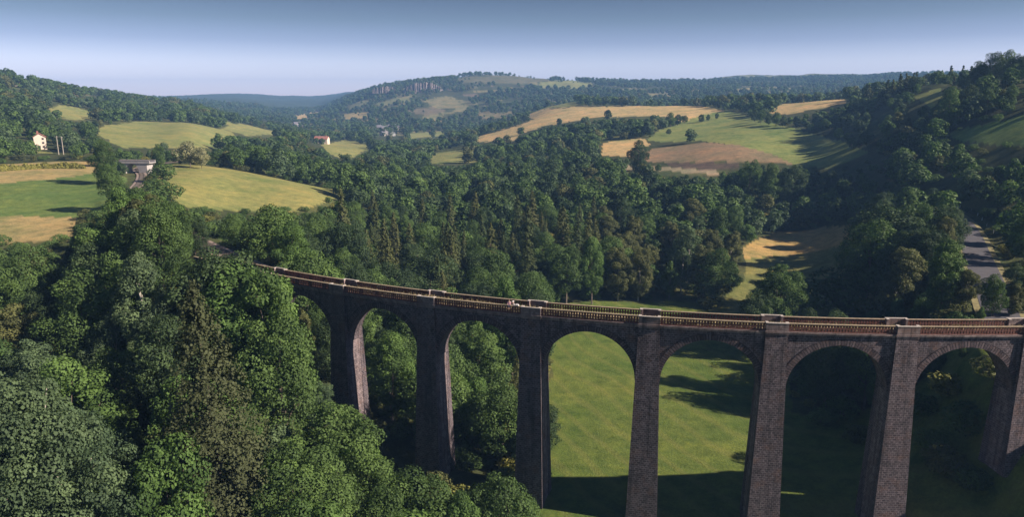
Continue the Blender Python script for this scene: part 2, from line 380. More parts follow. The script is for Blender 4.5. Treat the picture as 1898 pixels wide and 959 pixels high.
M['grey_wall'] = plain('grey_wall', (.36, .33, .32), .15, .4)
M['tile'] = plain('red_tile', (.30, .13, .10), .25, 1.2)
M['slate'] = plain('slate_roof', (.17, .16, .18), .2, 1.0)
M['pane'] = plain('window_dark', (.03, .03, .035), .1, 1, .3)
M['bark'] = plain('bark', (.13, .105, .085), .35, 2.5)
M['bark_pale'] = plain('pale_bark', (.42, .38, .32), .25, 2.5)
M['skin'] = plain('skin', (.50, .31, .23), .06, 8)
M['hair'] = plain('dark_hair', (.02, .016, .014), .2, 20)
M['pink_cloth'] = plain('pink_checked_cloth', (.62, .36, .42), .45, 9)
M['white_cloth'] = plain('white_cloth', (.78, .72, .70), .1, 5)
M['denim'] = plain('dark_denim', (.045, .045, .08), .2, 6)
M['rock'] = plain('cliff_rock', (.15, .122, .11), .5, .05, b_=.8)

def leaf_mat(name, a, b, trans=.22, big=True):
    """a..b: darkest and lightest leaf colour; every tree gets its own tone"""
    m, N, L, B = mat(name); oi = N.new('ShaderNodeObjectInfo'); geo = N.new('ShaderNodeNewGeometry')
    at_ = N.new('ShaderNodeAttribute'); at_.attribute_name = 'tint'
    c = ramp(N, L, oi.outputs['Random'], [(0, a), (.45, tuple((x+y)/2 for x, y in zip(a, b))), (1, b)])
    c = mixc(N, L, 1.0, c, ramp(N, L, at_.outputs['Fac'], [(0, (.55, .58, .6)), (1, (1.5, 1.42, 1.25))]), 'MULTIPLY')
    L.new(c, B.inputs['Base Color']); B.inputs['Roughness'].default_value = .65; B.inputs['Specular IOR Level'].default_value = .15
    out = N['Material Output']; tr = N.new('ShaderNodeBsdfTranslucent')
    L.new(mixc(N, L, 1.0, c, (1.1, 1.35, .6), 'MULTIPLY'), tr.inputs['Color'])
    mx = N.new('ShaderNodeMixShader'); mx.inputs[0].default_value = trans
    L.new(B.outputs[0], mx.inputs[1]); L.new(tr.outputs[0], mx.inputs[2]); L.new(mx.outputs[0], out.inputs['Surface'])
    return m
LEAF = {
 'mid':    leaf_mat('leaves_mid_green', (.052, .090, .028), (.090, .148, .044)),
 'bright': leaf_mat('leaves_bright_green', (.062, .115, .032), (.090, .152, .042)),
 'grey':   leaf_mat('leaves_grey_green', (.062, .100, .052), (.092, .135, .068)),
 'dark':   leaf_mat('leaves_dark_green', (.036, .062, .028), (.060, .095, .040)),
 'olive':  leaf_mat('leaves_olive', (.075, .088, .036), (.105, .115, .045)),
 'spruce': leaf_mat('needles_brown_green', (.040, .052, .024), (.046, .056, .027), .1),
 'fir':    leaf_mat('needles_dark_green', (.040, .060, .024), (.085, .095, .036), .1),
 'flower': leaf_mat('leaves_pale_flowering', (.24, .24, .14), (.26, .26, .15)),
 'yellow': leaf_mat('leaves_yellow_green', (.15, .16, .045), (.20, .19, .05)),
}

# ground material: reads the land cover stored on the ground
def ground_material():
    m, N, L, B = mat('ground_cover'); a = N.new('ShaderNodeAttribute'); a.attribute_name = 'cover'
    st = N.new('ShaderNodeAttribute'); st.attribute_name = 'mown'
    geo = N.new('ShaderNodeNewGeometry'); P = geo.outputs['Position']
    c = a.outputs['Color']
    f1 = noise(N, L, .035, 6, .72, P); f2 = noise(N, L, .25, 6, .75, P); f3 = noise(N, L, 2.2, 4, .7, P)
    c = mixc(N, L, 1.0, c, ramp(N, L, f1, [(.34, (.62, .78, .70)), (.5, (1, 1, 1)), (.66, (1.30, 1.12, 1.05))]), 'MULTIPLY')
    c = mixc(N, L, 1.0, c, ramp(N, L, f2, [(.28, (.56, .64, .60)), (.5, (1, 1, 1)), (.72, (1.45, 1.34, 1.2))]), 'MULTIPLY')
    c = mixc(N, L, .6, c, ramp(N, L, f3, [(.3, (.6, .65, .6)), (.7, (1.4, 1.35, 1.3))]), 'MULTIPLY')
    # mowing lines: bent bands across the meadow
    sep = N.new('ShaderNodeSeparateXYZ'); L.new(P, sep.inputs[0])
    wv = N.new('ShaderNodeTexWave'); wv.wave_type = 'RINGS'; wv.rings_direction = 'Z'; wv.inputs['Scale'].default_value = .06; wv.inputs['Distortion'].default_value = 14.0
    wv.inputs['Detail'].default_value = 3; wv.inputs['Detail Scale'].default_value = .35
    mp = N.new('ShaderNodeMapping'); mp.inputs['Location'].default_value = (-95, -150, 0); mp.inputs['Scale'].default_value = (1, .45, 1); L.new(P, mp.inputs[0]); L.new(mp.outputs[0], wv.inputs[0])
    mm = N.new('ShaderNodeMath'); mm.operation = 'MULTIPLY'; L.new(ramp(N, L, wv.outputs['Fac'], [(.7, (0, 0, 0)), (.99, (.16, .16, .16))]), mm.inputs[0]); L.new(st.outputs['Fac'], mm.inputs[1])
    c = mixc(N, L, mm.outputs[0], c, (.27, .225, .075))
    L.new(c, B.inputs['Base Color']); B.inputs['Roughness'].default_value = .95; B.inputs['Specular IOR Level'].default_value = .1
    ad = N.new('ShaderNodeMath'); ad.operation = 'ADD'; L.new(f2, ad.inputs[0]); L.new(f3, ad.inputs[1]); bump(N, L, B, ad.outputs[0], .5, .5)
    return m

def build_ground():
    dense = np.arange(-44, 44.01, .1); co = np.arange(46, 315, 4.0)
    thd = np.radians(np.concatenate([dense, co])); n = len(thd)
    rr = np.exp(np.arange(math.log(14), math.log(6500), .0125)); m = len(rr)
    T, R_ = np.meshgrid(thd, rr, indexing='ij')
    X = R_*np.sin(T); Y = R_*np.cos(T); Z = ground(X.ravel(), Y.ravel()).reshape(X.shape)
    fi = field_index(X.ravel(), Y.ravel(), Z.ravel())
    wood = np.array([.050, .058, .024]); colr = np.tile(wood, (fi.size, 1))
    rfar = R_.ravel(); wn = fbm(X.ravel()/60, Y.ravel()/60, 4)
    colr[(wn > .1)] = (.075, .085, .033)
    far = rfar > 1350; colr[far & (wn > .22)] = (.20, .18, .09); colr[far & (wn < -.45)] = (.16, .12, .09)
    plateau = (rfar > 3000) & (T.ravel() > 0); colr[(rfar > 3000)] = (.045, .060, .03); colr[plateau & (wn > -.1)] = (.17, .17, .09)
    mown = np.zeros(fi.size)
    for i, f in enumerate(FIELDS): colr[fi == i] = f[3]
    colr[fi == 100] = (.098, .130, .030); mown[fi == 100] = 1.0; mown[(fi >= 0) & (fi < 100)] = .25
    V = np.stack([X.ravel(), Y.ravel(), Z.ravel()], 1)
    V = np.vstack([V, [[0, 0, g(0, 15)]]]); colr = np.vstack([colr, wood]); mown = np.append(mown, 0)
    I = np.arange(n)[:, None]*m + np.arange(m-1)[None]; J = ((np.arange(n)+1) % n)[:, None]*m + np.arange(m-1)[None]
    F = np.stack([I, I+1, J+1, J], -1).reshape(-1, 4)      # clockwise seen from above is flipped below
    F = F[:, ::-1]
    fan = [[len(V)-1, int(((k+1) % n)*m), int(k*m)] for k in range(n)]
    me = np_mesh('ground', V, [list(q) for q in ()] or F, ground_material(), smooth=True)
    at1 = me.attributes.new('cover', 'FLOAT_COLOR', 'POINT'); at1.data.foreach_set('color', np.hstack([colr, np.ones((len(colr), 1))]).astype(np.float32).ravel())
    at2 = me.attributes.new('mown', 'FLOAT', 'POINT'); at2.data.foreach_set('value', mown.astype(np.float32))
    o = link(bpy.data.objects.new('ground', me)); tag(o, kind='structure')
    mb = MB()
    for k in range(0, n, 1):
        a = V[int(k*m)]; b = V[int(((k+1) % n)*m)]; mb.face([V[-1], b, a])
    c = mb.obj('ground', M['verge'], o)
    return o
build_ground()

# ------------------------------------------------------------------ viaduct
NB = 9                                       # bays from pier 0; the first bay starts at the abutment s=-BAY
ZTOP, ZDECK, ZCORN, ZCROWN = -33.0, -34.25, -34.9, -36.35
ARC_R = 7.45; ZSPR = ZCROWN-ARC_R
TB = 1.75                                    # spandrel half width across
def vbox(mb, s0, s1, t0, t1, z0, z1, n=1):
    for k in range(n):
        a = s0+(s1-s0)*k/n; b = s0+(s1-s0)*(k+1)/n
        P = [(a, t1, z0), (b, t1, z0), (b, t0, z0), (a, t0, z0), (a, t1, z1), (b, t1, z1), (b, t0, z1), (a, t0, z1)]
        Q = [vmap(*p) for p in P]
        faces = [((3, 2, 1, 0), 'h'), ((4, 5, 6, 7), 'h'), ((0, 1, 5, 4), 's'), ((2, 3, 7, 6), 's')]
        if k == n-1: faces.append(((1, 2, 6, 5), 't'))
        if k == 0: faces.append(((3, 0, 4, 7), 't'))
        for q, ty in faces:
            if ty == 'h': uv = [(P[i][0], P[i][1]) for i in q]
            elif ty == 's': uv = [(P[i][0], P[i][2]) for i in q]
            else: uv = [(P[i][1], P[i][2]) for i in q]
            mb.face([Q[i] for i in q], uv)
def frustum(mb, s, t, z0, z1, hs0, hs1, ts0, ts1, nseg=6):
    """battered block: half length hs and t range ts=(t0,t1) at bottom(0)/top(1), split into lifts for a good uv"""
    for k in range(nseg):
        f0, f1 = k/nseg, (k+1)/nseg
        L_ = lambda a, b, f: a+(b-a)*f
        za, zb = L_(z0, z1, f0), L_(z0, z1, f1)
        A = (L_(hs0, hs1, f0), L_(ts0[0], ts1[0], f0), L_(ts0[1], ts1[1], f0)); B = (L_(hs0, hs1, f1), L_(ts0[0], ts1[0], f1), L_(ts0[1], ts1[1], f1))
        P = [(s-A[0], A[2], za), (s+A[0], A[2], za), (s+A[0], A[1], za), (s-A[0], A[1], za), (s-B[0], B[2], zb), (s+B[0], B[2], zb), (s+B[0], B[1], zb), (s-B[0], B[1], zb)]
        Q = [vmap(*p) for p in P]
        fs = [((0, 1, 5, 4), 0), ((2, 3, 7, 6), 0), ((1, 2, 6, 5), 1), ((3, 0, 4, 7), 1)]
        if k == nseg-1: fs.append(((4, 5, 6, 7), 2))
        for q, ax in fs:
            uv = [(P[i][ax if ax < 2 else 0], P[i][2] if ax < 2 else P[i][1]) for i in q]
            mb.face([Q[i] for i in q], uv)
def build_viaduct():
    root = empty('viaduct', vmap(3*BAY, 0, -68)); inv = Matrix.Translation(root.location).inverted()
    tag(root, 'long curved stone railway viaduct with tall tapering piers and round arches', 'viaduct')
    def fin(mb, name, m, parent=root):
        o = mb.obj(name, m, parent)
        o.matrix_parent_inverse = inv
        return o
    def sub(mb, name, m, parent):
        o = mb.obj(name, m, parent); return o
    # piers
    for k in range(0, NB):
        s = k*BAY; p = vmap(s, 0, 0); zg = min(g(p[0], p[1]), g(*vmap(s, 3, 0)[:2]), g(*vmap(s, -3, 0)[:2]))-1.5
        H = ZCORN-zg
        mb = MB()
        hs1 = 1.80; hs0 = hs1+.022*(ZSPR-zg)
        frustum(mb, s, 0, zg, ZSPR, hs0, hs1+.02, (-TB-.03*(ZSPR-zg), TB+.03*(ZSPR-zg)), (-TB, TB), 8)
        pier = fin(mb, 'pier', M['lit_side_stone'])
        for sg in (1, -1):
            mb = MB()
            t_in = (TB-.3)*sg
            to0, to1 = (2.12+.035*H)*sg, 2.12*sg
            r0 = (min(t_in, to0), max(t_in, to0)); r1 = (min(t_in, to1), max(t_in, to1))
            frustum(mb, s, 0, zg, ZCORN, 1.60+.027*H, 1.60, r0, r1, 10)
            sub(mb, 'pilaster', M['stone'], pier)
    # spandrel walls with the arch cut out, arch rings, cornices, balustrades
    n = 36
    for k in range(-1, NB):
        s0 = k*BAY; sm = s0+BAY/2
        ss = [sm - ARC_R*math.cos(math.pi*i/n) for i in range(n+1)]; zz = [ZSPR+ARC_R*math.sin(math.pi*i/n) for i in range(n+1)]
        solid = (k == -1)
        mb = MB()
        for sg in (1, -1):
            t = TB*sg
            def q(pts):
                if sg < 0: pts = pts[::-1]
                mb.face([vmap(a, t, z) for a, z in pts], [(a, z) for a, z in pts])
            if solid:
                for i in range(8):
                    a, b = s0-6+(BAY+6)*i/8, s0-6+(BAY+6)*(i+1)/8; q([(a, -62), (b, -62), (b, ZCORN), (a, ZCORN)])
            else:
                q([(s0, ZSPR), (ss[0], ZSPR), (ss[0], ZCORN), (s0, ZCORN)])
                for i in range(n): q([(ss[i], zz[i]), (ss[i+1], zz[i+1]), (ss[i+1], ZCORN), (ss[i], ZCORN)])
                q([(ss[n], ZSPR), (s0+BAY, ZSPR), (s0+BAY, ZCORN), (ss[n], ZCORN)])
        if not solid:
            for i in range(n):      # barrel underside
                P = [(ss[i], TB, zz[i]), (ss[i], -TB, zz[i]), (ss[i+1], -TB, zz[i+1]), (ss[i+1], TB, zz[i+1])]
                u = ARC_R*math.pi*i/n; u1 = ARC_R*math.pi*(i+1)/n
                mb.face([vmap(*p) for p in P], [(TB, u), (-TB, u), (-TB, u1), (TB, u1)])
        wall = fin(mb, 'arch_wall' if not solid else 'abutment_wall', M['stone'])
        if not solid:
            for sg in (1, -1):
                mb = MB(); ro = ARC_R+1.0; t1 = (TB+.05)*sg; t0 = (TB-.1)*sg; m_ = 44; a0 = .04
                for i in range(m_):
                    th0 = a0+(math.pi-2*a0)*i/m_; th1 = a0+(math.pi-2*a0)*(i+1)/m_
                    pt = lambda th, r: (sm-r*math.cos(th), ZSPR+r*math.sin(th))
                    A, B, C_, D = pt(th0, ARC_R-.02), pt(th1, ARC_R-.02), pt(th1, ro), pt(th0, ro)
                    u0, u1 = ARC_R*th0, ARC_R*th1
                    P = [vmap(A[0], t1, A[1]), vmap(B[0], t1, B[1]), vmap(C_[0], t1, C_[1]), vmap(D[0], t1, D[1])]
                    uv = [(u0, 0), (u1, 0), (u1, 1.2), (u0, 1.2)]
                    if sg > 0: P = [P[0], P[1], P[2], P[3]]
                    mb.face(P, uv)
                    Q = [vmap(D[0], t1, D[1]), vmap(C_[0], t1, C_[1]), vmap(C_[0], t0, C_[1]), vmap(D[0], t0, D[1])]; mb.face(Q, [(u0, 0), (u1, 0), (u1, .1), (u0, .1)])
                    Q = [vmap(A[0], t0, A[1]), vmap(B[0], t0, B[1]), vmap(B[0], t1, B[1]), vmap(A[0], t1, A[1])]; mb.face(Q, [(u0, 0), (u1, 0), (u1, .1), (u0, .1)])
                sub(mb, 'arch_ring', M['ring'], wall)
        for sg in (1, -1):
            T_ = lambda a, b: (min(a*sg, b*sg), max(a*sg, b*sg))
            e0, e1 = s0+(1.65 if k >= 0 else -6), s0+BAY-1.65
            mb = MB(); vbox(mb, e0, e1, *T_(TB-.2, 2.10), -34.62, -34.36, 8); vbox(mb, e0, e1, *T_(TB-.2, 1.95), -34.9, -34.622, 8)
            fin(mb, 'cornice', M['dressed'])
            # pierced parapet: two rows of openings between rails
            mb = MB(); nb = int((e1-e0)/.42)
            vbox(mb, e0, e1, *T_(1.62, 1.92), -34.36, -34.20, 8)
            vbox(mb, e0, e1, *T_(1.69, 1.85), -33.82, -33.66, 8)
            vbox(mb, e0, e1, *T_(1.62, 1.92), -33.26, -33.16, 8)
            for i in range(nb):
                c = e0+(i+.5)*(e1-e0)/nb; hw = .125 if i % 8 else .17
                vbox(mb, c-hw, c+hw, *T_(1.68, 1.86), -34.2, -33.26)
            bal = fin(mb, 'balustrade', M['rust'])
            mb = MB(); vbox(mb, e0, e1, *T_(1.58, 1.96), -33.16, -33.08, 8)
            sub(mb, 'coping', M['tan'], bal)
        mb = MB(); vbox(mb, s0 if k >= 0 else s0-6, s0+BAY, -1.6, 1.6, ZCORN-.3, ZDECK, 6); fin(mb, 'deck', M['gravel'])
    # refuges over the piers
    for k in range(0, NB):
        s = k*BAY
        for sg in (1, -1):
            T_ = lambda a, b: (min(a*sg, b*sg), max(a*sg, b*sg))
            mb = MB()
            vbox(mb, s-1.75, s+1.75, *T_(1.4, 2.30), -34.62, -34.30, 2)
            vbox(mb, s-1.68, s+1.68, *T_(1.4, 2.20), -34.93, -34.62, 2)
            vbox(mb, s-1.62, s+1.62, *T_(1.98, 2.22), -34.30, -33.12, 2)
            for e in (-1, 1):
                a, b = sorted((s+e*1.62, s+e*1.30)); vbox(mb, a, b, *T_(1.50, 1.977), -34.30, -33.12)
            ref = fin(mb, 'refuge', M['dressed'])
            mb = MB(); vbox(mb, s-1.68, s+1.68, *T_(1.94, 2.28), -33.12, -33.0, 2)
            for e in (-1, 1):
                a, b = sorted((s+e*1.68, s+e*1.24)); vbox(mb, a, b, *T_(1.44, 1.937), -33.12, -33.0)
            sub(mb, 'cap_stone', M['cap'], ref)
    return root
VIA = build_viaduct()
exec_later = []

# ------------------------------------------------------------------ trees
def leaf_quads(P, Nn, size, rng, tint):
    n = len(P)
    Nn = Nn/np.maximum(np.linalg.norm(Nn, axis=1, keepdims=True), 1e-6)
    a = np.cross(Nn, rng.randn(n, 3)); a /= np.maximum(np.linalg.norm(a, axis=1, keepdims=True), 1e-6); b = np.cross(Nn, a)
    sz = (size*rng.uniform(.55, 1.35, n))[:, None]
    c = []
    for (u, v) in ((-1, -.35), (.1, -.9), (1, .3), (-.2, .95)):
        j = rng.uniform(.75, 1.2, (n, 1)); c.append(P + a*sz*u*.5*j + b*sz*v*.5*j + Nn*sz*rng.uniform(-.12, .12, (n, 1)))
    V = np.stack(c, 1).reshape(-1, 3); F = np.arange(4*n).reshape(n, 4)
    return V, F, np.repeat(tint, 4)
def leaf_mesh(name, V, F, T, m):
    me = np_mesh(name, V, F, m)
    at_ = me.attributes.new('tint', 'FLOAT', 'POINT'); at_.data.foreach_set('value', T.astype(np.float32))
    return me
def crown(rng, H, R, base, npuff, nleaf, ls, spread=.32, top=1.0, lobes=None, jit=.42):
    """crown of leaf clumps around an uneven envelope; returns mesh arrays and clump centres"""
    cz = (base+H)/2; hz = (H-base)/2
    C = []; tries = 0
    ph = rng.uniform(0, 6.28, 4); am = rng.uniform(.08, .24, 4)
    while len(C) < npuff and tries < 6000:
        tries += 1
        d = rng.randn(3); d /= np.linalg.norm(d)
        if d[2] < -.96: continue
        rr = rng.uniform(.45, 1.0)**.6
        az = math.atan2(d[1], d[0]); w = 1 + am[0]*math.sin(az*2+ph[0]) + am[1]*math.sin(az*3+ph[1]+d[2]*3) + am[2]*math.sin(d[2]*5+ph[2])
        taper = 1-.25*max(d[2], 0)*top
        pr = R*spread*rng.uniform(.6, 1.25)
        p = np.array([d[0]*(R-pr*.7)*rr*w*taper, d[1]*(R-pr*.7)*rr*w*taper, cz+d[2]*(hz-pr*.6)*rr])
        C.append((p, pr))
    Pc = np.array([c[0] for c in C]); Rc = np.array([c[1] for c in C])
    per = np.maximum((nleaf*Rc**2/np.sum(Rc**2)).astype(int), 3)
    Ps, Ns, Ts = [], [], []
    for c, r, n in zip(Pc, Rc, per):
        d = rng.randn(n, 3); d[:, 2] += .25; d /= np.linalg.norm(d, axis=1, keepdims=True)
        sq = np.array([1, 1, .78]); rad_ = r*(1 - .30*rng.rand(n)**2 + .16*rng.randn(n).clip(-1, 2)*.6)
        p = c + d*sq*rad_[:, None]
        dd = np.linalg.norm(p[:, None]-Pc[None], axis=2)/Rc[None]; keep = (dd.min(1) > .62)
        p, d = p[keep], d[keep]; Ps.append(p); Ns.append(d + jit*rng.randn(len(p), 3) + np.array([0, 0, .25]))
        Ts.append(np.full(len(p), rng.uniform(.08, .92)) + rng.uniform(-.11, .11, len(p)))
    P = np.vstack(Ps); V, F, T = leaf_quads(P, np.vstack(Ns), ls, rng, np.clip(np.hstack(Ts), 0, 1))
    return V, F, T, Pc
def trunk_mesh(rng, H, base, C, r0, m, nl=9, name='trunk'):
    mb = MB(); p = Vector((0, 0, -.8)); zt = base+(H-base)*.62; seg = 5; pts = [p]
    for i in range(1, seg+1):
        f = i/seg; pts.append(Vector((rng.uniform(-1, 1)*.35*f*r0*3, rng.uniform(-1, 1)*.35*f*r0*3, zt*f)))
    for i in range(seg): mb.tube(pts[i], pts[i+1], r0*(1-.82*i/seg), r0*(1-.82*(i+1)/seg), 7)
    idx = rng.permutation(len(C))[:nl]
    for j in idx:
        c = Vector(C[j]); zs = max(base*.6, min(c.z-1.0, zt)*rng.uniform(.5, .85)); f = min(max(zs/zt, 0), .99)*seg; i = int(f); s = pts[i].lerp(pts[i+1], f-i)
        mid = s.lerp(c, .5)+Vector((0, 0, -.4+rng.uniform(0, .8))); rr = r0*.34
        mb.tube(s, mid, rr, rr*.65, 5); mb.tube(mid, c, rr*.65, rr*.25, 5)
    return np_mesh(name, mb.v, mb.f, m, uv=mb.uv, smooth=True)
def conifer(rng, H, R, base, nw, nb, nc, ls, droop=.35, fluff=.5, irregular=.25):
    Ps, Ns, Ts = [], [], []
    for i in range(nw):
        f = (i+.5)/nw; z = base+(H-base)*f; rmax = R*(1-f)**.72*(1+irregular*rng.uniform(-1, 1)) + .25
        for j in range(max(4, int(nb*(1-.45*f)))):
            az = rng.uniform(0, 6.283); L_ = rmax*rng.uniform(.65, 1.12); n = max(3, int(nc*(L_/R)**.8)+2); t = np.sqrt(rng.rand(n))
            dr = droop*rng.uniform(.6, 1.4)
            x = t*L_; zz = z + .12*x - dr*(x**1.45)/max(R**.45, 1) + (rng.rand(n)-1.0)*fluff*(.5+.5*t)
            lat = rng.randn(n)*.10*L_*(1-.4*t)
            p = np.stack([math.cos(az)*x-math.sin(az)*lat, math.sin(az)*x+math.cos(az)*lat, zz], 1)
            Ps.append(p); nn = np.stack([math.cos(az)*np.ones(n)*.9, math.sin(az)*np.ones(n)*.9, np.ones(n)*.55], 1)+.45*rng.randn(n, 3)
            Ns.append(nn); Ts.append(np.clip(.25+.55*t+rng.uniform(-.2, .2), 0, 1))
    V, F, T = leaf_quads(np.vstack(Ps), np.vstack(Ns), ls, rng, np.hstack(Ts))
    return V, F, T
PROTO = {}          # key: list of (crown mesh, trunk mesh, height)
def make_protos():
    sp = 0
    def bl(key, leafkey, n, H, R, base, npuff, nleaf, ls, spread=.32, bark='bark', top=1.0, jit=.42, nl=9):
        nonlocal sp; L = []
        for i in range(n):
            sp += 1; rng = np.random.RandomState(100+sp)
            r = R*rng.uniform(.9, 1.12)
            V, F, T, C = crown(rng, H, r, base, npuff, nleaf, ls, spread, top, jit=jit)
            L.append((leaf_mesh('crown', V, F, T, LEAF[leafkey]), trunk_mesh(rng, H, base, C, H*.018, M[bark], nl), H, r))
        PROTO[key] = L
    # near, full leaf clumps
    bl('mid', 'mid', 4, 18, 6.0, 1.2, 100, 30000, .29, .27)
    bl('bright', 'bright', 3, 18, 5.6, 1.2, 90, 30000, .29, .27)
    bl('grey', 'grey', 3, 19, 5.4, 1.6, 120, 30000, .29, .23, 'bark_pale')
    bl('dark', 'dark', 3, 18, 5.8, 1.0, 100, 30000, .29, .27)
    bl('olive', 'olive', 2, 17, 5.2, 1.0, 90, 30000, .29, .25, 'bark_pale')
    bl('tall', 'mid', 2, 21, 4.4, 2.0, 85, 30000, .29, .32)
    bl('great_grey', 'grey', 1, 25, 8.2, 2.0, 230, 80000, .27, .17, 'bark_pale')
    bl('great_mid', 'mid', 2, 22, 7.0, 1.5, 190, 60000, .27, .19)
    bl('flower', 'flower', 1, 12, 6.0, 1.0, 60, 6000, .5, .28)
    bl('bush', 'mid', 2, 5, 3.0, 0.1, 30, 2600, .36, .38, nl=4)
    bl('bush_olive', 'olive', 2, 5, 3.0, 0.1, 30, 2600, .34, .38, nl=4)
    bl('bush_yellow', 'yellow', 1, 4, 2.6, 0.1, 26, 1800, .36, .38, nl=3)
    # middle distance
    for k, c in (('mid', 'mid'), ('dark', 'dark'), ('grey', 'grey'), ('bright', 'bright'), ('olive', 'olive')):
        bl(k+'_m', c, 3, 17, 5.8, 1.8, 46, 2600, .95, .33, nl=4)
        bl(k+'_f', c, 2, 15, 6.2, .3, 22, 900, 1.6, .42, jit=.25, nl=2)
    for key, lk, n, a in (('spruce', 'spruce', 1, (32, 7.2, 1.5, 74, 15, 90, .24, .46, 1.2)), ('fir', 'fir', 3, (26, 4.6, 1.5, 56, 12, 26, .38, .28, .6)),
                          ('fir_m', 'fir', 2, (22, 4.0, 1.0, 24, 8, 6, 1.3, .25, .6)), ('fir_f', 'fir', 2, (18, 3.6, .5, 10, 7, 3, 2.4, .2, .6))):
        L = []
        for i in range(n):
            rng = np.random.RandomState(900+i); V, F, T = conifer(rng, *a)
            mb = MB(); mb.tube((0, 0, -1), (0, 0, a[0]*.97), a[0]*.014, .03, 7)
            L.append((leaf_mesh('crown', V, F, T, LEAF[lk]), np_mesh('trunk', mb.v, mb.f, M['bark'], uv=mb.uv, smooth=True), a[0], a[1]))
        PROTO[key] = L
make_protos()

def add_tree(key, x, y, h, label, cat='tree', group=None, wide=1.0, name=None, idx=None, z=None, parts=True):
    L = PROTO[key]; i = (idx if idx is not None else rs.randint(len(L))); cm, tm, H, R = L[i % len(L)]
    nm = name or ('conifer_tree' if key.split('_')[0] in ('spruce', 'fir') else 'bush' if key.startswith('bush') else 'leafy_tree')
    o = bpy.data.objects.new(nm, None); o.empty_display_size = .5; COL.objects.link(o)
    zz = (g(x, y) if z is None else z)
    o.location = (x, y, zz-.3); s = h/H; o.scale = (s*wide*rs.uniform(.88, 1.12), s*wide, s); o.rotation_euler = (rs.uniform(-.06, .06), rs.uniform(-.06, .06), rs.uniform(0, 6.28))
    tag(o, label, cat, group)
    if parts:
        t = bpy.data.objects.new('trunk', tm); COL.objects.link(t); t.parent = o
    c = bpy.data.objects.new('crown', cm); COL.objects.link(c); c.parent = o
    return o

